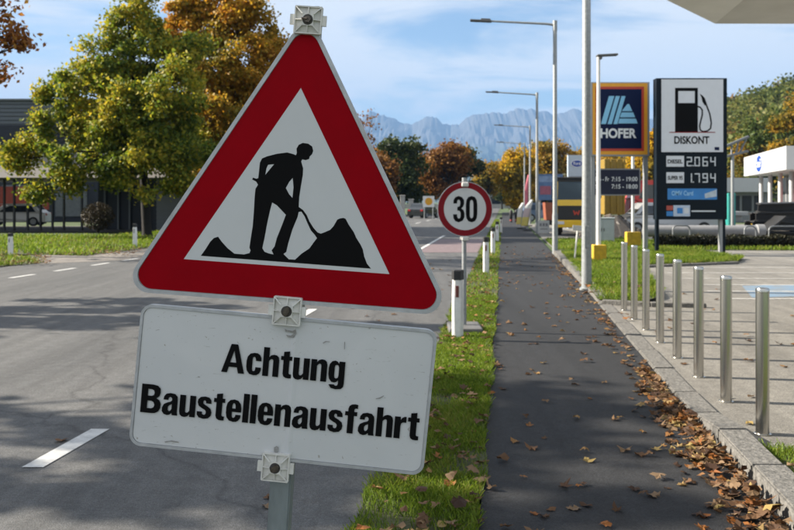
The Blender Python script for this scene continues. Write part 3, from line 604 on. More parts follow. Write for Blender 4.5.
# white plastic clamps: square ribbed pyramids with a screw in the middle
def clamp(px, py, s, knob):
    u0, v0 = sL(px, py); th = -math.atan(slope) - R(1)
    def f(u, v, w):
        return sF(u0 + u * math.cos(th) - v * math.sin(th), v0 + u * math.sin(th) + v * math.cos(th), w)
    bm = B()
    sq = lambda h: [(-h, -h), (h, -h), (h, h), (-h, h)]
    lo, hi = 0.006, 0.024
    a = [bm.verts.new(f(u, v, lo)) for u, v in sq(s)]; a2 = [bm.verts.new(f(u, v, lo + 0.005)) for u, v in sq(s)]
    b = [bm.verts.new(f(u, v, lo + 0.009)) for u, v in sq(s * 0.45)]
    for i in range(4):
        j = (i + 1) % 4; bm.faces.new((a[i], a[j], a2[j], a2[i])); bm.faces.new((a2[i], a2[j], b[j], b[i]))
    bt = [bm.verts.new(f(u, v, hi - 0.002)) for u, v in sq(s * 0.43)]
    for i in range(4): bm.faces.new((b[i], b[(i + 1) % 4], bt[(i + 1) % 4], bt[i]))
    bm.faces.new(bt); bm.faces.new(a[::-1])
    c = obj('clamp', bm, M_plastic, sign, True)
    bm = B()
    def rib(p, q, w0, w1, t):                                  # a thin wall standing on the slope
        p = Vector(p); q = Vector(q); d = (q - p).normalized(); n = Vector((-d.y, d.x)) * t
        vs = [bm.verts.new(f(*(p + n), w0 - 0.012)), bm.verts.new(f(*(p - n), w0 - 0.012)), bm.verts.new(f(*(q - n), w1 - 0.014)), bm.verts.new(f(*(q + n), w1 - 0.014)),
              bm.verts.new(f(*(p + n), w0 + 0.0035)), bm.verts.new(f(*(p - n), w0 + 0.0035)), bm.verts.new(f(*(q - n), w1 + 0.0035)), bm.verts.new(f(*(q + n), w1 + 0.0035))]
        for fc in ((0, 1, 2, 3), (7, 6, 5, 4), (0, 4, 5, 1), (1, 5, 6, 2), (2, 6, 7, 3), (3, 7, 4, 0)): bm.faces.new([vs[k] for k in fc])
    for sx, sy in ((1, 1), (1, -1), (-1, 1), (-1, -1), (1, 0), (-1, 0), (0, 1), (0, -1)):
        rib((sx * s * 0.98, sy * s * 0.98), (sx * s * 0.42, sy * s * 0.42), lo + 0.009, hi - 0.003, 0.0016 if sx and sy else 0.0011)
    q = sq(s * 0.985)
    for i in range(4): rib(q[i], q[(i + 1) % 4], lo + 0.009, lo + 0.009, 0.0017)
    obj('rib', bm, M_plastic, c, True)
    bm = B()
    for sd in (-1, 1):
        vs = [f(sd * s * 1.02, -s * 0.38, 0.0055), f(sd * s * 1.36, -s * 0.38, 0.0055), f(sd * s * 1.36, s * 0.38, 0.0055), f(sd * s * 1.02, s * 0.38, 0.0055)]
        lo_v = [bm.verts.new(p) for p in vs]; hi_v = [bm.verts.new(p - SN * 0.010) for p in vs]
        bm.faces.new(lo_v[::-1]); bm.faces.new(hi_v)
        for i in range(4): bm.faces.new((lo_v[i], lo_v[(i + 1) % 4], hi_v[(i + 1) % 4], hi_v[i]))
        bm2 = bm
        tab = obj('tab', bm2, M_plastic, c, True); bm = B()
    bm.free()
    bm = B(); ring = [bm.verts.new(f(s * 0.40 * math.cos(k * math.pi / 8), s * 0.40 * math.sin(k * math.pi / 8), hi - 0.0015)) for k in range(16)]; bm.faces.new(ring)
    obj('recess_shade', bm, pm('clamp_recess_shade', (0.05, 0.045, 0.04), 0.7), c, True)  # flat dark disc, the hole's shade painted into its colour
    bm = B()
    if knob: 
        ang = R(knob)
        ca, sa = math.cos(ang), math.sin(ang)
        pts = [(-0.34, -0.09), (-0.12, -0.20), (0.12, -0.20), (0.34, -0.09), (0.34, 0.09), (0.12, 0.20), (-0.12, 0.20), (-0.34, 0.09)]
        prism(bm, [((x * ca - y * sa) * s, (x * sa + y * ca) * s) for x, y in pts], f, hi - 0.001, hi + 0.006)
    else:
        prism(bm, [(0.26 * s * math.cos(k * math.pi / 3) , 0.26 * s * math.sin(k * math.pi / 3)) for k in range(6)], f, hi - 0.001, hi + 0.006)
        tube(bm, [f(-0.42 * s, 0.05 * s, hi + 0.004), f(0.0, 0, hi + 0.008)], 0.0028, 8)
    obj('screw', bm, M_bolt, c, True)
clamp(309, 21, 0.0375, 0); clamp(288, 310.5, 0.0385, 70); clamp(276.5, 466, 0.0375, 40)

# ------------------------------------------------------------------ speed limit sign
ly = 10.2; lx = (464.5 - CX) / F * ly
lim = thing('speed_limit_sign', 'round red rimmed 30 speed limit sign on a slim grey post', 'road sign', (lx, ly, 0))
lc = ppx(465, 209, ly); RAD = 27.6 / F * ly
fl = front(ly)
circ = lambda r, n=56: [(lc.x + r * math.cos(2 * math.pi * k / n), lc.z + r * math.sin(2 * math.pi * k / n)) for k in range(n)]
bm = B(); prism(bm, circ(RAD), fl, -0.02, 0.0); disc = obj('disc', bm, M_alu, lim, True)
bm = B(); prism(bm, circ(RAD - 0.008), fl, 0.002, None, [circ(RAD * 0.765)[::-1]]); obj('red_ring', bm, pm('ring_red_film', (0.19, 0.006, 0.012), 0.5, var=0.1, spec=0.15), disc, True)
bm = B(); prism(bm, circ(RAD * 0.765), fl, 0.0022, None); obj('white_field', bm, M_scuff, disc, True)
block_text('lettering', '30', ppx(453.3, 221.9, ly), (1, 0, 0), (0, 0, 1), 24.0 / F * ly, 25.6 / F * ly, M_black, disc, (0, -1, 0), 0.004)
bm = B(); tube(bm, [(lx, ly + 0.05, 0), (lx, ly + 0.05, ppx(0, 177.5, ly).z)], 0.028, 12); obj('post', bm, M_galv, lim, True, smooth=True)
for py in (184.5, 238.5):
    bm = B(); q = ppx(465, py, ly); box(bm, (q.x, ly - 0.015, q.z), (0.085, 0.05, 0.055), None, 0.014, 2); tube(bm, [(q.x - 0.055, ly + 0.03, q.z), (q.x + 0.055, ly + 0.03, q.z)], 0.02, 8); obj('clamp', bm, M_plastic, lim, True)
bm = B(); box(bm, (lx, ly + 0.03, 0.055), (0.40, 0.62, 0.09), None, 0.02, 2); obj('foot_block', bm, pm('rubber_foot', (0.10, 0.10, 0.10), 0.85, var=0.2, scale=9), lim, True)

# ------------------------------------------------------------------ delineator posts
def delineator(label, loc, h, strip_mat, rot=0, w=0.135):
    t = thing('delineator_post', label, 'delineator', loc, rot, 'white delineator posts beside the road')
    bm = B(); d = 0.09
    def ring(z, w, d):
        pts = [(-w / 2, d / 2), (-w * 0.28, -d / 2), (w * 0.28, -d / 2), (w / 2, d / 2)]
        return [bm.verts.new((x, y, z)) for x, y in pts]
    zs = [(0, w * 1.04, d), (h * 0.5, w * 1.0, d), (h * 0.86, w * 0.97, d * 0.95)]
    rs = [ring(*z) for z in zs]
    for a, b in zip(rs, rs[1:]):
        for k in range(4): bm.faces.new((a[k], a[(k + 1) % 4], b[(k + 1) % 4], b[k]))
    bm.faces.new(rs[0][::-1]); bm.faces.new(rs[-1])
    bmesh.ops.bevel(bm, geom=[e for e in bm.edges if abs(e.verts[0].co.z - e.verts[1].co.z) > 0.1], offset=0.012, segments=2, affect='EDGES')
    obj('body', bm, M_white, t)
    bm = B()
    a = ring(h * 0.86, w * 1.04, d * 1.05); b = ring(h * 0.985, w * 1.03, d * 1.02); c = ring(h, w * 0.92, d * 0.85)
    for p, q in ((a, b), (b, c)):
        for k in range(4): bm.faces.new((p[k], p[(k + 1) % 4], q[(k + 1) % 4], q[k]))
    bm.faces.new(a[::-1]); bm.faces.new(c); obj('black_cap', bm, M_dark, t)
    bm = B(); box(bm, (0, -d / 2 - 0.003, h * 0.70), (w * 0.27, 0.008, h * 0.16), None, 0.002); obj('reflector', bm, strip_mat, t)
    return t
def dpos(px, py): g = gpx(px, py); return (g.x, g.y, 0.0)
d0 = delineator('white delineator post with black cap and red reflector just left of the 30 sign post', dpos(457.5, 341), 0.82, M_reflect, -TH)
for px, py, lab in ((486, 273.5, 'second white delineator post along the footpath, just beyond the 30 sign'), (493, 254.5, 'third white delineator post along the footpath, its cap above the second'), (497.2, 242, 'fourth white delineator post along the footpath, half hidden by the third'), (501, 233, 'farthest and smallest white delineator post on the grass strip')):
    dup(d0, dpos(px, py), -TH, lab)
delineator('white delineator post at the left picture edge beside the driveway', dpos(10, 257), 0.70, M_grey_reflect, -TH, 0.15)
delineator('white delineator post on the left lawn beneath the big maple tree', dpos(134.5, 248), 0.85, M_grey_reflect, -TH, 0.16)

# ------------------------------------------------------------------ steel bollards
bol = None
ords = ['nearest', 'second nearest', 'third nearest', 'fourth nearest', 'fifth nearest', 'sixth nearest', 'seventh nearest', 'farthest']
for k in range(8):
    yy = 5.70 + 0.93 * k; p = road(1.765, yy, 0.020)
    lab = f'brushed steel bollard, {ords[k]} of the eight in the row along the forecourt'
    if bol is None:
        bol = thing('steel_bollard', lab, 'bollard', p, 0, 'steel bollards along the forecourt')
        bm = B(); lathe(bm, [(0.044, 0.0), (0.044, 0.965)], seg=28); obj('tube', bm, M_steel, bol, smooth=True)
        bm = B(); lathe(bm, [(0.0425, 0.9655), (0.0445, 0.968), (0.0445, 0.986), (0.041, 0.994), (0.030, 0.997)], seg=28); obj('top_cap', bm, M_steel, bol, smooth=True)
        bm = B(); lathe(bm, [(0.058, 0.001), (0.058, 0.006), (0.047, 0.010)], seg=28); obj('floor_ring', bm, M_steel, bol, smooth=True)
    else: dup(bol, p, 0.7 * k, lab)

# ------------------------------------------------------------------ street lights
def street_light(label, loc, h=7.1):
    t = thing('street_lamp', label, 'street lamp', loc, -TH, 'tall street lamps along the footpath')
    bm = B(); lathe(bm, [(0.085, 0), (0.083, 1.2), (0.070, 1.28), (0.060, h - 0.25), (0.058, h)], seg=16); obj('pole', bm, M_galv, t, smooth=True)
    bm = B(); tube(bm, [(0, 0, h - 0.10), (-0.25, 0, h - 0.06), (-1.95, 0, h + 0.07)], [0.042, 0.036, 0.030], 8); tube(bm, [(0, 0, h - 0.28), (0, 0, h + 0.03)], 0.068, 12); obj('arm', bm, M_galv, t, smooth=True)
    bm = B(); rr = Matrix.Rotation(R(4), 3, 'Y'); box(bm, (-2.25, 0, h + 0.085), (0.66, 0.22, 0.055), rr, 0.02, 2); box(bm, (-2.10, 0, h + 0.125), (0.30, 0.16, 0.04), rr, 0.012); obj('lamp_head', bm, pm('lamp_grey', (0.09, 0.095, 0.10), 0.5), t)
    bm = B(); box(bm, (0, -0.080, 0.75), (0.075, 0.012, 0.36), None, 0.004); obj('hatch', bm, M_galv, t)
    return t
g = gpx(555, 254.5); L0 = street_light('nearest complete street lamp, its long arm over the road at top centre', (g.x, g.y, 0.0))
for px, Y, lab in ((537, 42.3, 'second street lamp along the footpath with arm above the mountains'), (530, 60.6, 'third street lamp along the footpath, just left of the second'), (524.5, 78, 'farthest and lowest street lamp with arm below the ridge')):
    dup(L0, ((px - CX) / F * Y, Y, 0), -TH, lab)
g = gpx(586.5, 291.5)
t = thing('lamp_pole', 'thick galvanised pole at the kerb that leaves the picture at the top', 'pole', (g.x, g.y, 0.03), -TH)
bm = B(); lathe(bm, [(0.090, 0), (0.088, 0.7), (0.080, 2.0), (0.072, 7.0)], seg=20); obj('pole', bm, M_galv, t, smooth=True)
bm = B(); lathe(bm, [(0.125, 0.0), (0.125, 0.03), (0.095, 0.05)], seg=20); obj('collar', bm, M_galv, t, smooth=True)
bm = B(); box(bm, (0, -0.088, 0.95), (0.085, 0.014, 0.40), None, 0.004); obj('hatch', bm, M_galv, t)
bm = B(); tube(bm, [(0, 0, 6.9), (-2.0, 0, 7.05)], [0.04, 0.03], 8); obj('arm', bm, M_galv, t); bm = B(); box(bm, (-2.3, 0, 7.07), (0.66, 0.22, 0.06), None, 0.02); obj('lamp_head', bm, pm('lamp_grey', (0, 0, 0)), t)
# forecourt lamp on a yellow block
g = gpx(598.5, 264); t = thing('forecourt_lamp', 'slim white forecourt lamp with short dark head to the right, on yellow block', 'lamp', (g.x, g.y, 0.05))
hz = ppx(0, 57, g.y).z - 0.05
bm = B(); box(bm, (0, 0, 0.22), (0.34, 0.34, 0.46), None, 0.02, 2); obj('yellow_base', bm, M_yellow_block, t)
bm = B(); lathe(bm, [(0.060, 0.44), (0.055, 2.0), (0.042, hz)], seg=16); obj('pole', bm, pm('white_pole', (0.58, 0.58, 0.57), 0.45, var=0.08), t, smooth=True)
bm = B(); rr = Matrix.Rotation(R(-3), 3, 'Y'); box(bm, (0.22, 0, hz + 0.05), (0.54, 0.20, 0.05), rr, 0.018, 2); box(bm, (0.04, 0, hz + 0.00), (0.10, 0.11, 0.12), None, 0.02); obj('lamp_head', bm, pm('lamp_grey', (0, 0, 0)), t)

# ------------------------------------------------------------------ discounter pylon sign
hy = 26.0; fr = front(hy)
hx = (620.5 - CX) / F * hy
t = thing('discounter_sign', 'square navy store sign with orange red frame and striped logo', 'sign', (hx, hy, 0.05))
M_or = pm('sign_orange', (0.80, 0.36, 0.02), 0.45, var=0.05); M_rd = pm('sign_red', (0.52, 0.045, 0.02), 0.45); M_nv = pm('sign_navy', (0.003, 0.010, 0.050), 0.5, spec=0.15); M_lb = pm('logo_light_blue', (0.24, 0.56, 0.80), 0.45); M_wt = pm('letter_white', (0.80, 0.81, 0.82), 0.5)
M_frame = pm('frame_grey', (0.30, 0.31, 0.32), 0.5, 0.3)
bm = B(); prism(bm, pxr(591, 82, 649.5, 156, hy), fr, -0.22, 0.0); cab = obj('cabinet', bm, M_frame, t, True)
bm = B(); prism(bm, pxr(592.5, 83, 647.5, 154.5, hy), fr, 0.004, None); obj('orange_frame', bm, M_or, cab, True)
bm = B(); prism(bm, pxr(595.5, 86.5, 644, 151, hy), fr, 0.008, None); obj('red_frame', bm, M_rd, cab, True)
bm = B(); prism(bm, pxr(598, 89, 641.5, 148.5, hy), fr, 0.012, None); obj('navy_field', bm, M_nv, cab, True)
for q in ([(600.8, 124), (605.8, 124), (614.2, 96), (608.8, 96)], [(607.4, 124), (611.6, 124), (619.8, 96), (615.6, 96)], [(613.2, 124), (617.2, 124), (625.4, 96), (621.4, 96)],
          [(621.6, 111), (627.2, 104), (629.0, 104), (632.2, 111)], [(619.8, 117.2), (621.4, 112.3), (633.0, 112.3), (635.0, 117.2)], [(618.0, 123.4), (619.5, 118.5), (635.6, 118.5), (637.6, 123.4)]):
    bm = B(); prism(bm, pxp(q, hy), fr, 0.016, None); obj('logo_stripe', bm, M_lb, cab, True)
lettering('lettering', 'HOFER', ppx(600.3, 138.0, hy), (1, 0, 0), (0, 0, 1), 36.0 / F * hy, 9.6 / F * hy, M_wt, cab, (0, -1, 0), 0.035, 1.0, 0.018)
for px in (593.5, 646.5):
    p = ppx(px, 82, hy); bm = B(); box(bm, (p.x, hy + 0.13, ppx(0, 100, hy).z / 2), (0.13, 0.13, ppx(0, 100, hy).z), None, 0.01); obj('post', bm, M_frame, t, True)
# opening hours panel, its own short mast on a yellow block
oy = 28.5; fo = front(oy)
g = ppx(634, 250, oy); t = thing('opening_hours_sign', 'dark grey panel with white opening hours below the navy store sign', 'sign', (g.x, oy + 0.1, 0.05))
bm = B(); prism(bm, pxr(591, 168.5, 640.5, 195.5, oy), fo, -0.08, 0.0); pn = obj('panel', bm, M_frame, t, True)
bm = B(); prism(bm, pxr(592, 169.8, 639.3, 194.3, oy), fo, 0.004, None); obj('dark_field', bm, pm('hours_dark', (0.030, 0.033, 0.058), 0.5, var=0.1, spec=0.2), pn, True)
for body, x, y_, w in (('Mo - Fr', 595.5, 181.2, 13.5), ('7:15 - 19:00', 611.5, 181.2, 26), ('Sa', 595.5, 188.6, 5), ('7:15 - 18:00', 611.5, 188.6, 26)):
    lettering('lettering', body, ppx(x, y_, oy), (1, 0, 0), (0, 0, 1), w / F * oy, 4.4 / F * oy, M_wt, pn, (0, -1, 0), 0.02, 1.0, 0.008)
bm = B(); tube(bm, [(g.x, oy + 0.13, 0.3), (g.x, oy + 0.13, ppx(0, 156, oy).z)], 0.055, 12); obj('post', bm, pm('white_pole', (0, 0, 0)), t, True, smooth=True)
p = ppx(596, 250, oy); bm = B(); tube(bm, [(p.x, oy + 0.13, 0.03), (p.x, oy + 0.13, ppx(0, 170, oy).z)], 0.05, 12); obj('post', bm, pm('white_pole', (0, 0, 0)), t, True, smooth=True)
bm = B(); box(bm, (g.x, oy + 0.13, 0.30), (0.46, 0.40, 0.56), None, 0.02, 2); obj('yellow_base', bm, M_yellow_block, t, True)

# ------------------------------------------------------------------ fuel price pylon
fy = 24.8; ff = front(fy)
t = thing('fuel_price_pylon', 'tall dark fuel price pylon with petrol pump picture and digital prices', 'sign', ((691.5 - CX) / F * fy, fy, 0.05))
M_pyl = pm('pylon_navy', (0.004, 0.009, 0.015), 0.5, var=0.15, spec=0.15)
bm = B(); prism(bm, pxr(656.5, 78, 727, 219.5, fy), ff, -0.32, 0.0); bd = obj('body', bm, M_pyl, t, True)
M_pw = pm('pylon_white', (0.64, 0.66, 0.70), 0.4, var=0.03)
bm = B(); prism(bm, pxr(661.3, 79.3, 723, 152, fy), ff, 0.001, 0.02); wp = obj('picture_panel', bm, M_pw, t, True)
def deco(name, poly, mat, par, lift, y=fy, holes=()):
    bm = B(); prism(bm, pxp(poly, y), front(y), lift, None, [pxp(h, y) for h in holes]); return obj(name, bm, mat, par, True)
def prc(a, b, c, d): return [(a, b), (c, b), (c, d), (a, d)]
deco('pump_body', prc(674.8, 87.8, 697.6, 132), M_black, wp, 0.024, holes=[prc(678, 91, 694.5, 103)])
def stroke(name, pts, w, mat, par, lift):
    P = [Vector(p) for p in pts]; L = []; Rr = []
    for i, p in enumerate(P):
        d = (P[min(i + 1, len(P) - 1)] - P[max(i - 1, 0)]).normalized(); n = Vector((-d.y, d.x)) * w / 2; L.append(tuple(p + n)); Rr.append(tuple(p - n))
    return deco(name, L + Rr[::-1], mat, par, lift)
stroke('hose', [(697.5, 106.5), (700, 107.3), (702, 110), (702, 115), (700.4, 121), (699.3, 126), (700, 130), (702.4, 131.4)], 1.5, M_black, wp, 0.0245)
stroke('hose', [(702.4, 131.6), (707, 131), (710.2, 128.5), (711, 123), (709.5, 114), (706.5, 106), (704.5, 101)], 1.5, M_black, wp, 0.0248)
deco('nozzle', [(699.4, 93.6), (702.5, 95.8), (704.5, 98), (706.8, 104.5), (704.6, 105.5), (702, 101.5), (701.4, 97.8)], M_black, wp, 0.0252)
deco('red_line', prc(669, 131.9, 715, 132.7), M_red, wp, 0.026)
lettering('lettering', 'DISKONT', ppx(674, 143.8, fy), (1, 0, 0), (0, 0, 1), 35 / F * fy, 7.6 / F * fy, M_black, wp, (0, -1, 0), 0.028, 1.0, 0.026)
deco('small_mark', prc(714.3, 147, 719, 150.2), M_nv, wp, 0.026)
SEG = {'a': (0, 1, 1, 1), 'd': (0, 0, 1, 0)}
def digit(ch, x, y0, w, h, par):
    segs = {'0': 'abcdef', '1': 'bc', '2': 'abged', '4': 'fgbc', '6': 'afgedc', '7': 'abc', '9': 'abcdfg'}[ch]; s = 1.15
    rc = {'a': (0, 0, w, s), 'g': (0, h / 2 - s / 2, w, h / 2 + s / 2), 'd': (0, h - s, w, h), 'f': (0, 0, s, h / 2), 'b': (w - s, 0, w, h / 2), 'e': (0, h / 2, s, h), 'c': (w - s, h / 2, w, h)}
    bm = B()
    for i, k in enumerate(segs):
        a, b, c, d = rc[k]; g = 0.18
        prism(bm, pxp(prc(x + a + g * (c - a > s + .1), y0 + b + g * (d - b > s + .1), x + c - g * (c - a > s + .1), y0 + d - g * (d - b > s + .1)), fy), ff, 0.006 + 0.0004 * i, None)
    obj('digit', bm, pm('led_white', (0.60, 0.63, 0.66), 0.5), par, True)
for price, yy, lab in (('2064', 156.8, 'DIESEL'), ('1794', 173.2, 'SUPER 95')):
    lb = deco('grade_label', prc(666.3, yy - 1, 684, yy + 9.8), M_pw, bd, 0.004)
    lettering('lettering', lab, ppx(667.6, yy + 6.6, fy), (1, 0, 0), (0, 0, 1), 15 / F * fy, 4.0 / F * fy, M_black, bd, (0, -1, 0), 0.03, 1.0, 0.008)
    for k, ch in enumerate(price): digit(ch, (686.6, 694.4, 702.4, 710.2)[k], yy, 5.4, 9.4, bd)
    deco('decimal_point', prc(692.6, yy + 8.2, 693.8, yy + 9.4), pm('led_white', (0, 0, 0)), bd, 0.006)
M_cb = pm('card_blue', (0.03, 0.20, 0.52), 0.4, var=0.1)
deco('card_banner', prc(667.5, 188.5, 717, 199.5), M_cb, bd, 0.004)
lettering('lettering', 'OMV Card', ppx(671.5, 195.4, fy), (1, 0, 0), (0, 0, 1), 21.5 / F * fy, 4.6 / F * fy, pm('card_text', (0.30, 0.55, 0.80), 0.5), bd, (0, -1, 0), 0.02, 1.0, 0.008)
deco('card_picture', [(704.5, 193.8), (716.5, 189.5), (716.5, 196.5), (705, 198.2)], pm('card_pale', (0.45, 0.52, 0.58), 0.5, var=0.2, scale=9), bd, 0.008)
deco('payment_cards', prc(673.3, 205.2, 690, 216.3), pm('card_lilac', (0.46, 0.54, 0.68), 0.5, var=0.15, scale=20), bd, 0.004)
deco('red_mark', prc(666.4, 205.6, 673, 210.2), pm('mark_red', (0.42, 0.07, 0.05), 0.5, var=0.3, scale=30), bd, 0.004)
deco('blue_mark', prc(666.4, 211.2, 673, 216), M_cb, bd, 0.004)
deco('payment_mark', prc(677, 207.8, 682.6, 213.5), M_cb, bd, 0.008); deco('payment_mark', prc(684, 207.8, 688.6, 213.5), M_pw, bd, 0.008)
deco('small_print', prc(691.5, 210.4, 715.5, 211.8), pm('led_white', (0, 0, 0)), bd, 0.004)
for px, m in ((658.5, M_pyl), (722.5, M_frame)):
    p = ppx(px, 219, fy); bm = B(); box(bm, (p.x, fy + 0.16, p.z / 2 + 0.0), (0.10, 0.12, p.z - 0.01), None, 0.008); obj('leg', bm, m, t, True)
bm = B(); p = ppx(725.3, 219, fy); box(bm, (p.x, fy + 0.15, p.z / 2), (0.09, 0.10, p.z - 0.01), None, 0.008); obj('leg', bm, M_pyl, t, True)

# ------------------------------------------------------------------ petrol station canopy at the top right
t = thing('station_canopy', 'pale grey roof corner of the petrol station at the top right', 'canopy', (10.5, 9, 0.02))
C = ppx(715, 23.5, 14.0); zc = C.z
M_can = pm('canopy_sheet', (0.78, 0.77, 0.74), 0.55, var=0.06, scale=2)  # bounce light on the flared edge is put into this paler tone
M_sof = pm('canopy_soffit', (0.58, 0.57, 0.54), 0.6, var=0.08, scale=1.5)  # raised for bounce light, kept darker for the shaded underside
Dn = Vector((C.x - K * 10, C.y - 10, zc)); En = Vector((C.x - 1.6 - K * 10, C.y - 10, zc + 0.55)); E1 = ppx(667, 0, 12.7); d_ = (E1 - C); E2 = C + d_ * 1.5; 
far_r = Vector((C.x + 11, C.y + 0.1, zc)); near_r = Vector((C.x + 11 - K * 10, C.y - 10, zc))
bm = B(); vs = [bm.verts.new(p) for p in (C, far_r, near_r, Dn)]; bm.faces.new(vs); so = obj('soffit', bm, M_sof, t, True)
bm = B(); E3 = Vector((E2.x - K * 8.5, C.y - 10, E2.z)); up = Vector((0, 0, 0.5))
for q in ((C, Dn, E3, E2),):
    bm.faces.new([bm.verts.new(p) for p in q])
obj('flared_edge', bm, M_can, t, True)
bm = B(); lift = Vector((0, 0, 0.012)); top = [C + lift, far_r + lift, near_r + lift, E3 + lift, E2 + lift]; tv = [bm.verts.new(p) for p in top]; t2 = [bm.verts.new(p + Vector((0, 0, 0.9 - (p.z - zc)))) if i in (1, 2) else bm.verts.new(p + Vector((0.3 if i else 0.4, -0.4 if not i else 0, 0.10))) for i, p in enumerate(top)]
for i in range(5): bm.faces.new((tv[i], tv[(i + 1) % 5], t2[(i + 1) % 5], t2[i]))
bm.faces.new(t2); obj('roof', bm, M_can, t, True)
for x, y_ in ((C.x + 4.5, 12.0), (C.x + 4.0, 7.0)):
    bm = B(); tube(bm, [(x, y_, 0.02), (x, y_, zc)], 0.14, 14); obj('column', bm, M_can, t, True, smooth=True)

# ------------------------------------------------------------------ yard across the side street
def car(name, label, loc, rot, paint, L=4.3, W=1.78, H=1.48, van=False, group=None):
    t = thing(name, label, 'car', loc, rot, group)
    zb, zs = 0.28, 0.86
    if van: prof = [(-L / 2, zb), (-L / 2, zs + 0.1), (-L / 2 + 0.1, H), (L / 2 - 1.25, H), (L / 2 - 0.75, zs + 0.12), (L / 2 - 0.05, zs - 0.12), (L / 2, zb)]
    else: prof = [(-L / 2, zb), (-L / 2, zs), (-L / 2 + 0.25, zs + 0.06), (-L / 2 + 0.75, H - 0.06), (-L / 2 + 1.2, H), (0.15, H), (0.55, H - 0.06), (1.15, zs + 0.06), (L / 2 - 0.25, zs - 0.14), (L / 2, zs - 0.3), (L / 2, zb)]
    bm = B(); prism(bm, prof, lambda u, v, w: Vector((u, w * (1 - 0.16 * max(0, (v - zs)) / (H - zs)), v)), -W / 2, W / 2)
    bmesh.ops.bevel(bm, geom=bm.edges[:], offset=0.04, segments=2, affect='EDGES'); body = obj('body', bm, paint, t, smooth=True)
    ws = [(-L / 2 + 0.62, zs + 0.08), (-L / 2 + 0.92, H - 0.12), (0.12, H - 0.12), (0.85, zs + 0.08)] if not van else [(L / 2 - 1.9, zs + 0.15), (L / 2 - 1.9, H - 0.15), (L / 2 - 1.3, H - 0.15), (L / 2 - 0.95, zs + 0.15)]
    for s in (-1, 1):
        bm = B(); prism(bm, ws, lambda u, v, w: Vector((u, s * (W / 2 * (1 - 0.16 * (v - zs) / (H - zs)) + w), v)), -0.01, 0.006); obj('side_window', bm, M_glass, t)
        bm = B(); box(bm, (L / 2 - 0.04, s * (W / 2 - 0.28), zs - 0.22 if not van else zs - 0.1), (0.10, 0.34, 0.14), None, 0.03); obj('headlight', bm, pm('headlight', (0.6, 0.6, 0.62), 0.15), t)
        bm = B(); box(bm, (-L / 2 + 0.02, s * (W / 2 - 0.22), zs - 0.08), (0.08, 0.28, 0.18), None, 0.02); obj('tail_light', bm, pm('tail_light', (0.30, 0.01, 0.01), 0.3), t)
        for x in (-L / 2 + 0.78, L / 2 - 0.82):
            bm = B(); tube(bm, [(x, s * (W / 2 - 0.20), 0.31), (x, s * (W / 2 + 0.012), 0.31)], 0.31, 18); w = obj('wheel', bm, M_tyre, t)
            bm = B(); tube(bm, [(x, s * (W / 2 - 0.05), 0.31), (x, s * (W / 2 + 0.022), 0.31)], 0.19, 14); obj('rim', bm, M_galv, w)
    a, b = ((0.58, H - 0.09), (1.12, zs + 0.09)) if not van else ((L / 2 - 1.22, H - 0.08), (L / 2 - 0.80, zs + 0.18))
    bm = B(); n = Vector((a[1] - b[1], 0, b[0] - a[0])).normalized() * 0.012
    q = [bm.verts.new(Vector((p[0], s * W / 2 * k, p[1])) + n) for p, k in ((a, 0.76), (b, 0.86)) for s in (-1, 1)]; bm.faces.new((q[0], q[1], q[3], q[2])); obj('windscreen', bm, M_glass, t)
    if not van:
        a, b = (-L / 2 + 0.30, zs + 0.09), (-L / 2 + 0.72, H - 0.10); bm = B(); n = Vector((-(b[1] - a[1]), 0, b[0] - a[0])).normalized() * 0.012
        q = [bm.verts.new(Vector((p[0], s * W / 2 * k, p[1])) + n) for p, k in ((a, 0.86), (b, 0.76)) for s in (-1, 1)]; bm.faces.new((q[0], q[1], q[3], q[2])); obj('rear_window', bm, M_glass, t)
    return t
car_dark = pm('car_black', (0.015, 0.017, 0.02), 0.25, coat=0.5); car_white = pm('car_white', (0.62, 0.63, 0.64), 0.3, coat=0.5); car_blue = pm('car_blue', (0.08, 0.13, 0.22), 0.3, coat=0.5); car_silver = pm('car_silver', (0.40, 0.41, 0.42), 0.3, 0.4, coat=0.4)
def at(px, Y): return (px - CX) / F * Y
car('parked_car', 'small dark car parked at the road far left of the 30 sign', (at(424, 84), 84, 0.0), R(65), car_dark)
car('parked_car', 'blue grey car behind the nearest street lamp, left of the yellow truck', (at(544, 68), 68, 0.03), R(10), car_blue)
car('parked_car', 'white car standing in for a reflection between the dark posts of the building at the left edge', (-25.5, 56, 0.0), R(188), car_white)  # added behind the posts in place of a reflection in glass
car('delivery_van', 'pale grey van half hidden behind the fuel price pylon', (at(664, 41), 41, 0.03), R(180), car_silver, 4.8, 1.9, 1.55, True)

# yellow truck facing the camera
ty = 39.0
t = thing('yellow_truck', 'yellow truck with dark windscreen parked facing the camera', 'truck', (at(576.5, ty), ty, 0.03), R(-12))
M_ty = pm('truck_yellow', (0.70, 0.43, 0.01), 0.4, var=0.08, coat=0.3)
bm = B(); prism(bm, [(0, 0.55), (0, 1.35), (0.10, 1.75), (0.28, 2.55), (0.45, 2.68), (1.9, 2.68), (1.9, 0.55)], lambda u, v, w: Vector((w, u, v)), -0.95, 0.95); bmesh.ops.bevel(bm, geom=bm.edges[:], offset=0.05, segments=2, affect='EDGES'); cab = obj('cab', bm, M_ty, t, smooth=True)
bm = B(); vs = [bm.verts.new(p) for p in ((-0.88, 0.028, 1.42), (0.88, 0.028, 1.42), (0.84, 0.262, 2.54), (-0.84, 0.262, 2.54))]; bm.faces.new(vs); obj('windscreen', bm, pm('windscreen_blue', (0.035, 0.055, 0.07), 0.25, spec=0.25), t)
bm = B(); box(bm, (0, 1.05, 2.70), (1.86, 1.66, 0.10), None, 0.03); box(bm, (0, 0.275, 2.60), (1.80, 0.06, 0.10), None, 0.01); obj('roof_cap', bm, M_dark, t)
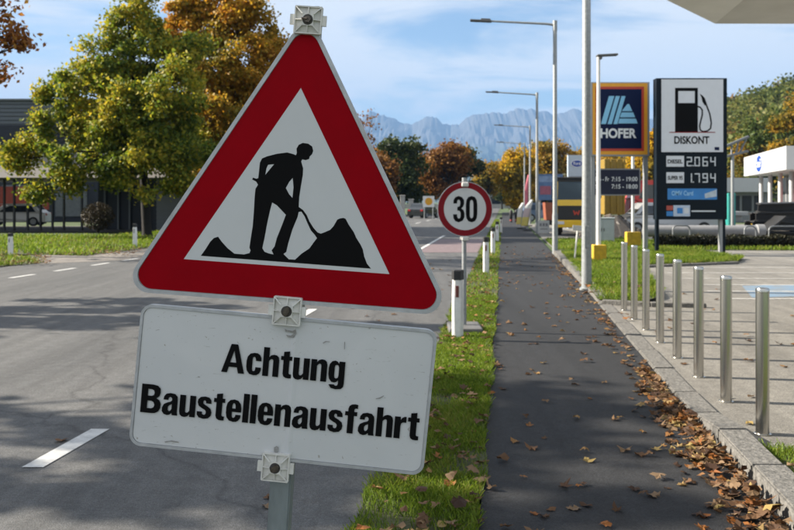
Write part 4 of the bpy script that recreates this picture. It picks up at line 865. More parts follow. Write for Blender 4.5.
bm = B(); box(bm, (0, -0.012, 1.07), (1.72, 0.03, 0.66), None, 0.01); gr = obj('grille', bm, M_dark, t)
bm = B(); prism(bm, [(-0.16, 1.18), (-0.10, 1.18), (-0.06, 1.04), (0, 1.16), (0.06, 1.04), (0.10, 1.18), (0.16, 1.18), (0.08, 0.94), (0, 1.06), (-0.08, 0.94)], lambda u, v, w: Vector((u, -w, v)), 0.030, 0.036); obj('emblem', bm, M_rd, gr)
bm = B(); box(bm, (0, -0.03, 0.55), (1.9, 0.16, 0.34), None, 0.03); obj('bumper', bm, M_ty, t)
for s in (-1, 1):
    bm = B(); box(bm, (s * 0.72, -0.115, 0.60), (0.32, 0.02, 0.14), None, 0.01); obj('headlight', bm, pm('headlight', (0, 0, 0)), t)
    bm = B(); tube(bm, [(s * 0.70, 0.75, 0.45), (s * 0.96, 0.75, 0.45)], 0.45, 18); obj('wheel', bm, M_tyre, t)
    bm = B(); box(bm, (s * 1.06, 0.05, 1.95), (0.14, 0.10, 0.44), None, 0.03); tube(bm, [(s * 0.93, 0.2, 2.2), (s * 1.06, 0.08, 2.12)], 0.015, 6); obj('mirror', bm, M_dark, t)
    bm = B(); tube(bm, [(s * 0.70, 4.2, 0.45), (s * 0.96, 4.2, 0.45)], 0.45, 18); obj('wheel', bm, M_tyre, t)
bm = B(); box(bm, (0, 3.6, 1.35), (1.9, 3.2, 1.1), None, 0.04); box(bm, (0, 3.5, 0.65), (0.8, 3.8, 0.2)); obj('load_bed', bm, M_frame, t)

# car dealer's pylon behind the truck
dy = 50.0; t = thing('dealer_pylon', 'pale blue white car dealer pylon with blue oval behind the truck', 'sign', (at(581, dy), dy, 0.03))
bm = B(); prism(bm, pxr(568, 155, 595, 232, dy), front(dy), -0.25, 0); bo = obj('body', bm, pm('dealer_pale', (0.42, 0.50, 0.58), 0.45, var=0.06), t, True)
def oval(par, cx_, cz_, rx, rz_, frm, lift, body_w, cap):
    bm = B(); prism(bm, [(cx_ + rx * 1.10 * math.cos(k * math.pi / 12), cz_ + rz_ * 1.14 * math.sin(k * math.pi / 12)) for k in range(24)], frm, lift, lift + 0.02); obj('oval_rim', bm, M_wt, par, True)
    bm = B(); prism(bm, [(cx_ + rx * math.cos(k * math.pi / 12), cz_ + rz_ * math.sin(k * math.pi / 12)) for k in range(24)], frm, lift + 0.024, None); obj('oval_badge', bm, pm('badge_blue', (0.015, 0.06, 0.30), 0.35), par, True)
    o = frm(cx_ - body_w / 2, cz_ - cap * 0.45, 0); ux = frm(1, 0, 0) - frm(0, 0, 0); nn = frm(0, 0, 1) - frm(0, 0, 0)
    lettering('lettering', 'Ford', o, ux, (0, 0, 1), body_w, cap, M_wt, par, nn, 0.01, 1.0, lift + 0.03)
p = ppx(577, 163.5, dy); oval(bo, p.x, p.z, 5.6 / F * dy, 3.2 / F * dy, front(dy), 0.004, 7 / F * dy, 3.0 / F * dy)
deco('panel_stripe', prc(570, 176, 593, 177), pm('stripe_grey', (0.25, 0.3, 0.36), 0.5), bo, 0.006, dy)

# grey utility cabinet, small marker sign
g = gpx(602, 244); t = thing('utility_cabinet', 'light grey utility cabinet on the grass behind the yellow block', 'cabinet', (g.x, g.y, 0.03), R(-6))
bm = B(); box(bm, (0, 0, 0.50), (0.86, 0.40, 0.86), None, 0.015); obj('case', bm, pm('cabinet_grey', (0.38, 0.42, 0.42), 0.5, var=0.08), t)
bm = B(); box(bm, (0, 0, 0.955), (0.92, 0.46, 0.05), None, 0.012); obj('lid', bm, pm('cabinet_grey', (0, 0, 0)), t)
bm = B(); box(bm, (0, 0, 0.035), (0.80, 0.36, 0.07)); obj('plinth', bm, M_concrete, t)
for s in (-1, 1):
    bm = B(); box(bm, (s * 0.205, -0.206, 0.50), (0.39, 0.015, 0.76), None, 0.006); dd = obj('door', bm, pm('cabinet_grey', (0, 0, 0)), t)
    bm = B(); box(bm, (s * 0.05, -0.222, 0.52), (0.02, 0.02, 0.12)); obj('handle', bm, M_dark, dd)
g = gpx(574.5, 262.5); t = thing('marker_sign', 'small leaning grey marker plate on a short post behind the thick pole', 'sign', (g.x, g.y, 0.05))
bm = B(); tube(bm, [(0, 0, 0), (0.09, 0, 0.92)], 0.022, 8); obj('post', bm, M_white, t)
bm = B(); box(bm, (0.10, -0.035, 0.86), (0.32, 0.02, 0.14), Matrix.Rotation(R(4), 3, 'Y'), 0.004); obj('plate', bm, M_alu, t)

# yellow steel container, rubble heap, red truck
cy = 46.0; t = thing('yellow_container', 'tall yellow steel container behind the opening hours panel', 'container', (at(612, cy), cy, 0.03), R(-5))
zt = ppx(0, 160, cy).z
bm = B(); box(bm, (0, 0, zt / 2 + 0.45), (1.12, 1.6, zt - 0.9), None, 0.02); cb = obj('shell', bm, M_yellow, t)
for k in range(4):
    bm = B(); box(bm, (-0.50 + k * 0.333, -0.84, zt / 2 + 0.45), (0.09, 0.08, zt - 0.95), None, 0.01); obj('rib', bm, M_yellow, t)
for sx in (-1, 1):
    for sy in (-1, 1): bm = B(); box(bm, (sx * 0.48, sy * 0.7, 0.45), (0.12, 0.12, 0.9)); obj('leg', bm, M_yellow, t)
t = thing('rubble_heap', 'dark brown heap of broken rubble beside the utility cabinet', 'rubble', (at(614, 37), 37, 0.02))
rm = [pm('rubble_a', (0.10, 0.08, 0.065), 0.95, var=0.3, scale=6), pm('rubble_b', (0.055, 0.048, 0.042), 0.95, var=0.3, scale=6), pm('rubble_c', (0.22, 0.20, 0.18), 0.95, var=0.2, scale=6)]
for k in range(90):
    a = random.uniform(0, 2 * math.pi); rr_ = random.random() ** 0.6 * 1.5; hgt = max(0.05, 1.15 * (1 - rr_ / 1.6)) * random.uniform(0.5, 1)
    bm = B(); s = random.uniform(0.12, 0.30); box(bm, (rr_ * math.cos(a), rr_ * 0.8 * math.sin(a), hgt), (s * random.uniform(.7, 2), s, s * random.uniform(.4, .9)), Matrix.Rotation(random.uniform(0, 3), 3, Vector((random.random(), random.random(), 1))), s * 0.12)
    obj('rubble_piece', bm, rm[k % 3], t)
bm = B(); bmesh.ops.create_cone(bm, segments=14, radius1=1.5, radius2=0.2, depth=1.0, cap_ends=True, matrix=Matrix.Translation((0, 0, 0.5)))
for v in bm.verts: v.co += Vector((random.uniform(-.12, .12), random.uniform(-.12, .12), 0))
obj('earth_core', bm, rm[1], t)
t = thing('red_truck', 'red cab of a work truck showing between the store sign post and the fuel pylon', 'truck', (at(661, 46), 46, 0.03), R(180))
bm = B(); prism(bm, [(-0.1, 0.7), (-0.1, 2.75), (1.35, 2.75), (1.75, 1.75), (1.85, 0.7)], lambda u, v, w: Vector((u, w, v)), -0.95, 0.95); bmesh.ops.bevel(bm, geom=bm.edges[:], offset=0.05, segments=2, affect='EDGES'); obj('cab', bm, pm('truck_red', (0.50, 0.02, 0.015), 0.35, coat=0.4), t, smooth=True)
for s in (-1, 1):
    bm = B(); prism(bm, [(0.35, 1.75), (0.35, 2.5), (1.2, 2.5), (1.5, 1.75)], lambda u, v, w: Vector((u, s * (0.952 + w), v)), 0, 0.012); obj('side_window', bm, M_glass, t)
    for x in (1.0, -3.2): bm = B(); tube(bm, [(x, s * 0.70, 0.45), (x, s * 0.97, 0.45)], 0.45, 16); obj('wheel', bm, M_tyre, t)
bm = B(); box(bm, (-2.3, 0, 0.95), (4.2, 1.9, 0.22), None, 0.02); box(bm, (-2.3, 0, 0.7), (4.0, 0.8, 0.25)); obj('flat_bed', bm, M_galv, t)

# low dark hedge, big pipe, hoop rails, beams and a crate
hedge_m = leafm('hedge_leaves', [(0.012, 0.014, 0.007), (0.022, 0.024, 0.010), (0.035, 0.026, 0.012)], 0.15, scale=2)
def foliage(n, centre_fn, size, squash=1.0):
    C_ = centre_fn(n); a = rng.normal(size=(n, 3)); a /= np.linalg.norm(a, axis=1)[:, None]; b = rng.normal(size=(n, 3)); b -= a * (a * b).sum(1)[:, None]; b /= np.linalg.norm(b, axis=1)[:, None]
    c = np.cross(a, b); s = size * rng.uniform(0.6, 1.35, n)[:, None]
    V = np.zeros((n, 4, 3)); fold = c * s * 0.18
    V[:, 0] = C_ - a * s * 0.5; V[:, 1] = C_ + b * s * 0.36 + fold; V[:, 2] = C_ + a * s * 0.55; V[:, 3] = C_ - b * s * 0.36 + fold
    return V
def hb(n):
    P = np.zeros((n, 3)); P[:, 0] = rng.uniform(8.8, 20, n); P[:, 1] = 28.6 + rng.uniform(-0.25, 0.25, n) - 0.02 * (P[:, 0] - 8); P[:, 2] = rng.uniform(0.02, 0.46, n) + 0.03 * np.sin(P[:, 0] * 5); return P
t = thing('low_hedge', 'long low dark hedge behind the fuel pylon and forecourt', 'hedge', (13.8, 28.6, 0.02)); t.location = (0, 0, 0)
o = quads('foliage', foliage(13000, hb, 0.09), hedge_m, t)
bm = B(); box(bm, (14.4, 28.5, 0.18), (10.9, 0.28, 0.34), rz(-0.02)); obj('stems', bm, pm('hedge_core', (0.02, 0.017, 0.012), 0.95), t)
t = thing('concrete_pipe', 'long pale grey pipe lying behind the low hedge', 'pipe', (at(706, 31), 31, 0.02), R(-2))
bm = B(); lathe(bm, [(0.17, -2.3), (0.21, -2.28), (0.22, -2.1), (0.22, 1.80), (0.26, 1.84), (0.26, 2.1), (0.19, 2.12)], seg=24); bmesh.ops.rotate(bm, verts=bm.verts, matrix=Matrix.Rotation(R(90), 3, 'Y')); bmesh.ops.translate(bm, verts=bm.verts, vec=(0, 0, 0.50)); obj('barrel', bm, pm('pipe_grey', (0.20, 0.20, 0.205), 0.7, var=0.12), t, smooth=True)
for x in (-1.5, 1.2): bm = B(); box(bm, (x, 0, 0.14), (0.16, 0.6, 0.28)); obj('timber', bm, pm('timber', (0.16, 0.11, 0.06), 0.85, var=0.3), t)
M_truss_grey = pm('truss_grey', (0.17, 0.18, 0.19), 0.5, 0.4)
def hoop(label, px0, px1, Y, h=0.82):
    x0, x1 = at(px0, Y), at(px1, Y); t = thing('hoop_rail', label, 'railing', ((x0 + x1) / 2, Y, 0.02), 0, 'steel hoop rails by the hedge'); w = (x1 - x0) / 2; r = 0.14
    pts = [(-w, 0, 0), (-w, 0, h - r)] + [(-w + r - r * math.cos(a), 0, h - r + r * math.sin(a)) for a in (R(30), R(60), R(90))] + [(w - r + r * math.sin(a), 0, h - r + r * math.cos(a)) for a in (0, R(30), R(60), R(90))] + [(w, 0, 0)]
    bm = B(); tube(bm, pts, 0.026, 8); obj('bent_tube', bm, M_truss_grey, t, smooth=True)
hoop('steel hoop rail at the right picture edge in front of the dark beams', 769, 812, 29.6, 0.72)
hoop('steel hoop rail behind the left leg of the fuel pylon', 673, 690, 29.8, 0.74)
hoop('steel hoop rail just right of the truss mast', 744.5, 756, 29.8, 0.72)
beam = None
bl = ['lowest front', 'lowest middle', 'lowest rear', 'second layer front', 'second layer rear', 'third layer front', 'third layer rear', 'top']
for k, (dz, dyy) in enumerate(((0.2, 0), (0.2, .42), (0.2, .84), (.60, .2), (.60, .66), (1.0, .3), (1.0, .72), (1.4, .5))):
    bm = B()
    for a, b in (((0, 0, 0.16), (4.2, 0.34, 0.05)), ((0, 0, -0.16), (4.2, 0.34, 0.05)), ((0, 0, 0), (4.2, 0.04, 0.30))): box(bm, a, b)
    o = obj('steel_beam', bm, pm('beam_black', (0.012, 0.012, 0.013), 0.6, var=0.3)); o.location = (at(803, 33.5) + 0.35 * (dz - 0.2) * (1 if k else 1), 33.5 + dyy, dz + 0.02); o.rotation_euler = (R(random.uniform(-8, 8)), R(random.uniform(-2.5, 2.5)), R(random.uniform(-14, 8)))
    tag(o, f'black steel beam, {bl[k]} one of the stack at the right edge', 'beam', 'stacked black beams')
t = thing('leaning_board', 'dark board leaning against the black beam stack', 'board', (at(766, 33), 33, 0.02)); bm = B(); box(bm, (0, 0, 0.55), (0.09, 1.0, 1.5), Matrix.Rotation(R(52), 3, 'Y'), 0.01); obj('board', bm, pm('beam_black', (0, 0, 0)), t)
t = thing('yellow_crate', 'small yellow crate behind the hedge near the dealership', 'crate', (at(757.5, 34), 34, 0.02)); bm = B(); box(bm, (0, 0, 0.48), (0.34, 0.34, 0.36), None, 0.02); box(bm, (0, 0, 0.15), (0.40, 0.40, 0.30)); obj('crate_shell', bm, M_yellow, t); bm = B(); box(bm, (0, 0, 0.68), (0.38, 0.38, 0.04)); obj('lid', bm, M_yellow, t)

# steel truss mast
my = 36.0; t = thing('truss_mast', 'slim grey mast with slanting steel truss right of the fuel pylon', 'mast', (at(732.5, my), my, 0.02))
z0 = ppx(0, 155, my).z; bm = B(); tube(bm, [(0, 0, 0), (0, 0, z0)], 0.07, 10); obj('pole', bm, M_galv, t, smooth=True)
bm = B(); A0 = ppx(726, 146, my) - t.location; A1 = ppx(748.5, 136.5, my) - t.location; B0 = ppx(726, 156.5, my) - t.location; B1 = ppx(748, 151, my) - t.location
M_truss = pm('truss_grey', (0.17, 0.18, 0.19), 0.5, 0.4)
for a, b in ((A0, A1), (B0, B1)):
    bm = B(); d = b - a; box(bm, (a + b) / 2, (d.length, 0.16, 0.10), Matrix.Rotation(-math.atan2(d.z, d.x), 3, 'Y'), 0.01); obj('chord', bm, M_truss, t)
for f0, f1 in ((0.25, 0.25), (0.55, 0.45), (0.95, 0.6)):
    a = A0.lerp(A1, f0); b = B0.lerp(B1, f1); bm = B(); tube(bm, [a, b], 0.04, 6); obj('strut', bm, M_truss, t)

# car dealership
Pn, Pf = Vector((20.9, 45, 0)), Vector((23.6, 57, 0)); dirv = (Pf - Pn).normalized(); nrm = Vector((-dirv.y, dirv.x, 0))
t = thing('dealership_building', 'white car dealership with flat fascia, blue oval badge and glazed front', 'building', (Pn.x, Pn.y, 0.02), 0)
def df(u, v, w): return Pn + dirv * u + Vector((0, 0, v)) + nrm * w
Ln = (Pf - Pn).length; M_fas = pm('fascia_white', (0.45, 0.46, 0.47), 0.45, var=0.04)
bm = B(); prism(bm, rect(0, 3.35, Ln, 4.62), df, -12, 0); obj('fascia', bm, M_fas, t, True)
pz_ = 4.0; oval(t, Ln * 0.58, 3.98, 0.95, 0.52, df, 0.01, 1.2, 0.5)
for k in range(5):
    u = 0.5 + k * (Ln - 1) / 4; bm = B(); c = df(u, 1.7, -1.0); tube(bm, [c - Vector((0, 0, 1.68)), c + Vector((0, 0, 1.66))], 0.13, 12); obj('column', bm, M_fas, t, True)
for k in range(7):
    u0 = 0.3 + k * (Ln - 0.6) / 7; u1 = u0 + (Ln - 0.6) / 7 - 0.10
    bm = B(); prism(bm, rect(u0, 0.05, u1, 3.2), df, -2.3, -2.26); w = obj('glass_pane', bm, pm('showroom_glass', (0.10, 0.11, 0.12), 0.08, spec=0.8), t, True)
    bm = B(); prism(bm, rect(u1, 0.03, u1 + 0.10, 3.3), df, -2.34, -2.2); obj('mullion', bm, M_fas, t, True)
bm = B(); prism(bm, rect(-0.02, 0.0, Ln, 3.34), df, -11.9, -2.5); obj('inner_wall', bm, pm('inner_wall', (0.32, 0.30, 0.28), 0.7, var=0.1), t, True)
bm = B(); prism(bm, rect(Ln * 0.2, 1.55, Ln * 0.55, 2.7), df, -2.2, -2.1); obj('poster', bm, pm('poster_red', (0.45, 0.05, 0.04), 0.5, var=0.3, scale=2), t, True)
t = thing('low_workshop', 'low white workshop with flat roof between fuel pylon and dealership', 'building', (at(741, 66), 66, 0.02)); wy = 66
fw = front(wy)
bm = B(); prism(bm, pxr(700, 178, 768, 192, wy), fw, -6, 0.6); obj('roof_band', bm, M_fas, t, True)
bm = B(); p = ppx(702, 192, wy); q = ppx(768, 192, wy); prism(bm, rect(p.x, 0, q.x, p.z), fw, -5.5, 0); obj('wall', bm, pm('workshop_wall', (0.20, 0.21, 0.22), 0.7, var=0.15), t, True)
for k in range(5):
    a = ppx(706 + k * 12, 194, wy); bm = B(); prism(bm, rect(a.x, 0.9, a.x + 0.75, 2.1), fw, 0.01, 0.05); obj('window', bm, M_glass, t, True)
t = thing('teal_container', 'teal green sheet metal box behind the fuel pylon edge', 'container', (at(729, 40), 40, 0.02)); bm = B(); box(bm, (0, 0, 1.0), (0.36, 0.7, 2.0), None, 0.02); obj('shell', bm, pm('teal_paint', (0.02, 0.22, 0.20), 0.5, var=0.15), t); bm = B(); box(bm, (0, -0.36, 1.0), (0.28, 0.03, 1.7), None, 0.005); obj('door', bm, pm('teal_paint', (0, 0, 0)), t)

# signs, flags and posts around the far end of the footpath
t = thing('billboard', 'blue advertising billboard with red block beyond the second lamp', 'billboard', (at(547, 62), 62, 0.02)); fb = front(62)
bm = B(); prism(bm, pxr(536, 174, 563, 200, 62), fb, -0.15, 0); bb = obj('panel', bm, pm('billboard_blue', (0.06, 0.12, 0.24), 0.5, var=0.35, scale=1.2), t, True)
deco('red_print', prc(540, 186, 551, 194.5), pm('poster_plum', (0.25, 0.07, 0.11), 0.5, var=0.3, scale=2), bb, 0.01, 62); deco('pale_print', prc(539, 176, 560, 182), pm('poster_pale', (0.16, 0.24, 0.38), 0.5, var=0.3, scale=2), bb, 0.01, 62)
for px in (540, 558): p = ppx(px, 200, 62); bm = B(); box(bm, (p.x, 62.1, p.z / 2), (0.12, 0.12, p.z)); obj('leg', bm, M_frame, t, True)
t = thing('orange_container', 'orange red skip below the blue billboard', 'container', (at(549, 58), 58, 0.02)); bm = B(); prism(bm, [(-0.28, 0.35), (-0.36, 1.55), (0.36, 1.55), (0.28, 0.35)], lambda u, v, w: Vector((u, w, v)), -0.5, 0.5); obj('tub', bm, pm('skip_orange', (0.22, 0.06, 0.025), 0.55, var=0.15), t); bm = B(); box(bm, (0, 0, 0.17), (0.5, 0.9, 0.34)); obj('frame', bm, M_dark, t)
t = thing('white_board_sign', 'small white board standing at the foot of the second street lamp', 'sign', (at(543.5, 42), 42, 0.02)); fb = front(42)
bm = B(); prism(bm, pxr(538, 220.5, 549.3, 233, 42), fb, -0.06, 0); bb = obj('board', bm, pm('board_white', (0.62, 0.63, 0.62), 0.5, var=0.05), t, True)
for k, x in enumerate((539.6, 542.6, 545.6)): deco('grey_print', prc(x, 223.2, x + 2.1, 226.2), pm('print_grey', (0.25, 0.25, 0.26), 0.5), bb, 0.006, 42)
deco('grey_print', prc(540, 228.6, 547.5, 229.4), pm('print_grey', (0, 0, 0)), bb, 0.006, 42)
for x in (539, 548): bm = B(); p = ppx(x, 233, 42); box(bm, (p.x, 42.03, 0.02), (0.08, 0.3, 0.06)); obj('foot', bm, M_frame, t, True)
def flag(label, px, py0, py1, w, Y, lean, cols):
    b = Vector((at(px, Y), Y, 0.02)); t = thing('feather_flag', label, 'flag', b, 0, 'feather flags beside the path'); ztop = ppx(0, py0, Y).z
    bm = B(); tube(bm, [(0, 0, 0), (lean * 0.4, 0, ztop * 0.5), (lean, 0, ztop)], [0.025, 0.02, 0.012], 6); obj('mast', bm, M_galv, t)
    n = len(cols); zb = 0.25
    for k, c in enumerate(cols):
        bm = B(); 
        za, zb2 = zb + (ztop - zb) * k / n, zb + (ztop - zb) * (k + 1) / n
        rows = []
        for j in range(4):
            z = za + (zb2 - za) * j / 3; f_ = z / ztop; x0 = lean * f_; ww = w * (1 - max(0, f_ - 0.75) * 3.0)
            rows.append([bm.verts.new((x0 - ww * s, 0.05 * math.sin(3 * s + 4 * f_), z)) for s in (0, 0.25, 0.5, 0.75, 1)])
        for a, b2 in zip(rows, rows[1:]):
            for i in range(4): bm.faces.new((a[i], a[i + 1], b2[i + 1], b2[i]))
        obj('cloth', bm, c, t, smooth=True)
    bm = B(); box(bm, (0, 0, 0.03), (0.5, 0.5, 0.06), None, 0.01); obj('foot', bm, M_dark, t)
cw = pm('flag_white', (0.60, 0.61, 0.60), 0.7, var=0.08); cyl_ = pm('flag_yellow', (0.58, 0.50, 0.14), 0.7, var=0.1); cp = pm('flag_pink', (0.48, 0.12, 0.16), 0.7, var=0.25, scale=3); cpk = pm('flag_pale_pink', (0.50, 0.42, 0.43), 0.7, var=0.1)
flag('left white and yellow feather flag beside the far footpath', 521, 203, 229, 0.32, 50, 0.15, [cyl_, cw, cw])
flag('right white feather flag with pale pink middle beside the far footpath', 527.5, 200, 232, 0.42, 47, 0.30, [cyl_, cpk, cw])
flag('tall pink red feather flag between the far street lamps', 528, 175, 228, 0.25, 55, 0.05, [cw, cp, cp])
for k, (px, lab) in enumerate(((511, 'left one of two short black posts at the far end of the footpath'), (516.3, 'right one of two short black posts at the far end of the footpath'))):
    t = thing('barrier_post', lab, 'post', (at(px, 66), 66, 0.012), 0, 'black posts on the far footpath'); bm = B(); lathe(bm, [(0.10, 0), (0.10, 0.30), (0.13, 0.34), (0.13, 0.85), (0.09, 0.95), (0.03, 0.98)], seg=12); obj('post_body', bm, M_dark, t, smooth=True); bm = B(); lathe(bm, [(0.104, 0.10), (0.104, 0.22)], seg=12); obj('band', bm, pm('band_red', (0.3, 0.05, 0.04), 0.5), t)
sy = 80; t = thing('disc_sign', 'square white sign with orange disc across the road', 'sign', (at(428.5, sy), sy, 0.01)); bm = B(); prism(bm, pxr(423, 196, 434.3, 207, sy), front(sy), -0.05, 0); pn = obj('panel', bm, M_white, t, True)
c = ppx(428.8, 201.4, sy); bm = B(); prism(bm, [(c.x + 0.36 * math.cos(k * math.pi / 10), c.z + 0.36 * math.sin(k * math.pi / 10)) for k in range(20)], front(sy), 0.01, None); obj('orange_disc', bm, pm('disc_orange', (0.62, 0.30, 0.01), 0.5), pn, True)
for px in (424.5, 433): bm = B(); x = at(px, sy); tube(bm, [(x, sy + 0.08, 0), (x, sy + 0.08, 1.4)], 0.04, 6); obj('leg', bm, M_galv, t, True)
for k, (px, h_, lab) in enumerate(((402.5, 2.2, 'pale concrete gate pillar nearest the roadworks sign across the road'), (411, 1.8, 'lower pale gate pillar across the road, left of the disc sign'))):
    t = thing('gate_pillar', lab, 'pillar', (at(px, 88), 88, 0.01), 0, 'pale gate pillars across the road'); bm = B(); box(bm, (0, 0, h_ / 2), (0.5, 0.5, h_), None, 0.02); obj('shaft', bm, M_concrete, t); bm = B(); box(bm, (0, 0, h_ + 0.06), (0.62, 0.62, 0.12), None, 0.02); obj('cap_stone', bm, M_concrete, t)
t = thing('low_wall', 'low pale wall across the far end of the street', 'wall', (14, 210, 0)); bm = B(); box(bm, (0, 0, 0.5), (70, 0.4, 1.0)); obj('wall_body', bm, M_concrete, t); bm = B(); box(bm, (0, 0, 1.06), (70.2, 0.5, 0.10)); obj('coping', bm, M_concrete, t)

# ------------------------------------------------------------------ long building at the left
by = 46.0
t = thing('long_building', 'long flat roofed building with grey ribbed fascia and dark recess behind the left lawn', 'building', (-20, by, 0))
def bx_(name, a, b, c, d, y0, y1, mat, par=None):       # pixel rectangle on the front plane, from depth y0 back to y1
    p = ppx(a, d, by); q = ppx(c, b, by); bm = B(); prism(bm, rect(p.x, max(p.z, 0.0), q.x, q.z), lambda u, v, w: Vector((u, w, v)), y0, y1); return obj(name, bm, mat, par or t, True)
M_fasc = pm('fascia_blue_grey', (0.085, 0.10, 0.125), 0.5, var=0.06); M_navyw = pm('navy_cladding', (0.006, 0.010, 0.022), 0.6, var=0.15, scale=0.6); M_beige = pm('beige_render', (0.20, 0.185, 0.17), 0.8, var=0.06); M_metal_wall = pm('ribbed_grey_wall', (0.13, 0.145, 0.165), 0.55, var=0.06)
up_ = bx_('upper_wall', -260, 100, 330, 125, by + 0.3, by + 9, M_fasc)
for k in range(6): bx_('fascia_rail', -260, 100.6 + k * 4, 330, 103.4 + k * 4, by + 0.24, by + 0.3, M_fasc)
bx_('navy_band', -262, 125, 332, 152, by + 0.1, by + 9, M_navyw)
bx_('roof_edge', -263, 98.3, 333, 100, by + 0.1, by + 9, M_metal_wall)
p0 = ppx(0, 152, by).z; p1 = ppx(0, 178, by).z
bm = B(); prism(bm, [(by - 1.6, p1 - 0.02), (by - 0.2, p0), (by + 8.5, p0), (by + 8.5, p1), (by - 0.9, p1 - 0.05)], lambda u, v, w: Vector((w, u, v)), at(-262, by), at(332, by)); obj('canopy_band', bm, M_beige, t, True)
bx_('dark_wall', 82, 178, 150, 245, by + 2.5, by + 8, M_navyw); bx_('dark_wall', 150, 178, 154, 245, by + 0.6, by + 2.5, M_navyw)
bx_('ribbed_wall', 154, 178, 330, 245, by + 0.5, by + 8, M_metal_wall)
for k in range(14): bx_('wall_rail', 154, 179 + k * 4.2, 330, 181.2 + k * 4.2, by + 0.44, by + 0.5, M_metal_wall)
for px in (-190, -150, -110, -70, -32, 2, 12, 25.5, 38.5, 50.5, 62, 80): bx_('mullion', px - 0.8, 178, px + 0.8, 245, by + 0.2, by + 0.35, M_dark)
for px in (90, 104, 116): bx_('mullion', px - 0.8, 178, px + 0.8, 245, by + 2.3, by + 2.5, M_metal_wall)
sheet('building_plinth', [(at(-262, by), by - 1.5), (at(330, by), by - 1.5), (at(330, by), by + 9), (at(-262, by), by + 9)], 0.02, pm('dark_paving', (0.06, 0.055, 0.05), 0.9, var=0.3))
t = thing('sky_blocking_hall', 'added dark hall hiding bright sky behind the posts of the building at the left edge', 'building', (-31, 72, 0)); bm = B(); box(bm, (0, 0, 2.6), (34, 6, 5.2)); obj('wall', bm, M_navyw, t); bm = B(); box(bm, (0, 0, 5.3), (34.6, 6.6, 0.25)); obj('roof', bm, M_metal_wall, t)  # added dark box that keeps bright sky out of the gap
for k in range(6): bm = B(); box(bm, (-9 + k * 4.4, -3.05, 1.7), (2.6, 0.12, 2.6), None, 0.02); obj('roller_door', bm, pm('roller_grey', (0.10, 0.11, 0.12), 0.6, var=0.2), t)
rp = ppx(12, 200, 60); t = thing('red_reflection_panel', 'red panel standing in for a reflection behind the posts of the building at the left edge', 'panel', (rp.x, 62, 0)); bm = B(); box(bm, (0, 0, 1.9), (3.6, 0.12, 1.7)); obj('panel', bm, pm('reflection_red', (0.26, 0.04, 0.025), 0.6, var=0.2), t)  # added panel, stands in for red reflected in the glazing
for s in (-1, 1): bm = B(); box(bm, (s * 1.5, 0.12, 1.2), (0.12, 0.12, 2.4)); obj('leg', bm, M_dark, t)

# ------------------------------------------------------------------ trees
def tree(name, label, base, lobes, leaf_n, leaf_size, leaf_mat, trunk_r, group=None, clump=0.55, fork=0.35, sparse=False, seed=1):
    """lobes: (x, y, z, radius) in metres; leaves stand in small clumps carried by twigs"""
    global rng
    rnd = random.Random(seed); r = np.random.default_rng(seed); base = Vector(base)
    t = thing(name, label, 'tree', base, 0, group)
    top = max(l[2] for l in lobes); fz = base.z + (top - base.z) * fork
    bm = B(); bx0 = sum(l[0] for l in lobes) / len(lobes); by0 = sum(l[1] for l in lobes) / len(lobes)
    lean = Vector(((bx0 - base.x) * 0.12, (by0 - base.y) * 0.12, 0)); crown_top = Vector((bx0 * 0.6 + base.x * 0.4, by0 * 0.6 + base.y * 0.4, base.z + (top - base.z) * 0.86))
    axis = [base + Vector((0, 0, -0.1)), base + Vector((0, 0, 0.25)), base.lerp(Vector((base.x, base.y, fz)), 0.6) + lean * 0.4 + Vector((rnd.uniform(-.08, .08), 0, 0)), Vector((base.x, base.y, fz)) + lean, Vector((base.x, base.y, fz)).lerp(crown_top, 0.5) + Vector((rnd.uniform(-.3, .3), rnd.uniform(-.3, .3), 0)), crown_top]
    tube(bm, axis, [trunk_r * 1.45, trunk_r * 1.05, trunk_r * 0.9, trunk_r * 0.78, trunk_r * 0.45, trunk_r * 0.12], 10)
    centres = []; weights = []
    for (x, y, z, rad) in lobes:
        c = Vector((x, y, z)); f = rnd.uniform(0.0, 0.75) if z > fz else 0.0
        s = Vector((base.x, base.y, fz)).lerp(crown_top, max(0, min(0.8, f * (z - fz) / max(0.1, top - fz)))) + lean * (1 - f)
        mid = s.lerp(c, 0.5) + Vector((rnd.uniform(-.2, .2), rnd.uniform(-.2, .2), rnd.uniform(0.0, 0.5)))
        rr0 = trunk_r * 0.36
        tube(bm, [s, s.lerp(mid, 0.5) + Vector((0, 0, 0.12)), mid, c], [rr0, rr0 * 0.75, rr0 * 0.5, rr0 * 0.22], 6, False)
        m = max(3, int(7 * (rad / 1.2) ** 2))
        for _ in range(m * (1 if sparse else 2)):
            d = Vector((rnd.gauss(0, 1), rnd.gauss(0, 1), rnd.gauss(0, 0.85))).normalized() * rad * (rnd.random() ** 0.4)
            e = c + d; centres.append(e[:]); weights.append(1)
            tube(bm, [mid.lerp(c, rnd.uniform(0.3, 1)), (c + d * 0.45) + Vector((0, 0, rnd.uniform(-.05, .15))), e], [rr0 * 0.22, rr0 * 0.13, 0.008], 4, False)
    obj('trunk', bm, M_bark, t, True, smooth=True)
    cc = np.array(centres); idx = r.integers(0, len(cc), leaf_n)
    sz = r.uniform(0.55, 1.25, len(cc))
    P = cc[idx] + r.normal(size=(leaf_n, 3)) * clump * 0.55 * sz[idx][:, None] * np.array([1, 1, 0.72])
    save = rng; rng = r; V = foliage(leaf_n, lambda n: P, leaf_size); rng = save
    V -= np.array(base[:])
    quads('crown', V, leaf_mat, t)
    return t
def lob(lst, Y): return [((px - CX) / F * (Y + d), Y + d, EYE + (HY - py) / F * (Y + d), r_ / F * Y) for px, py, r_, d in lst]
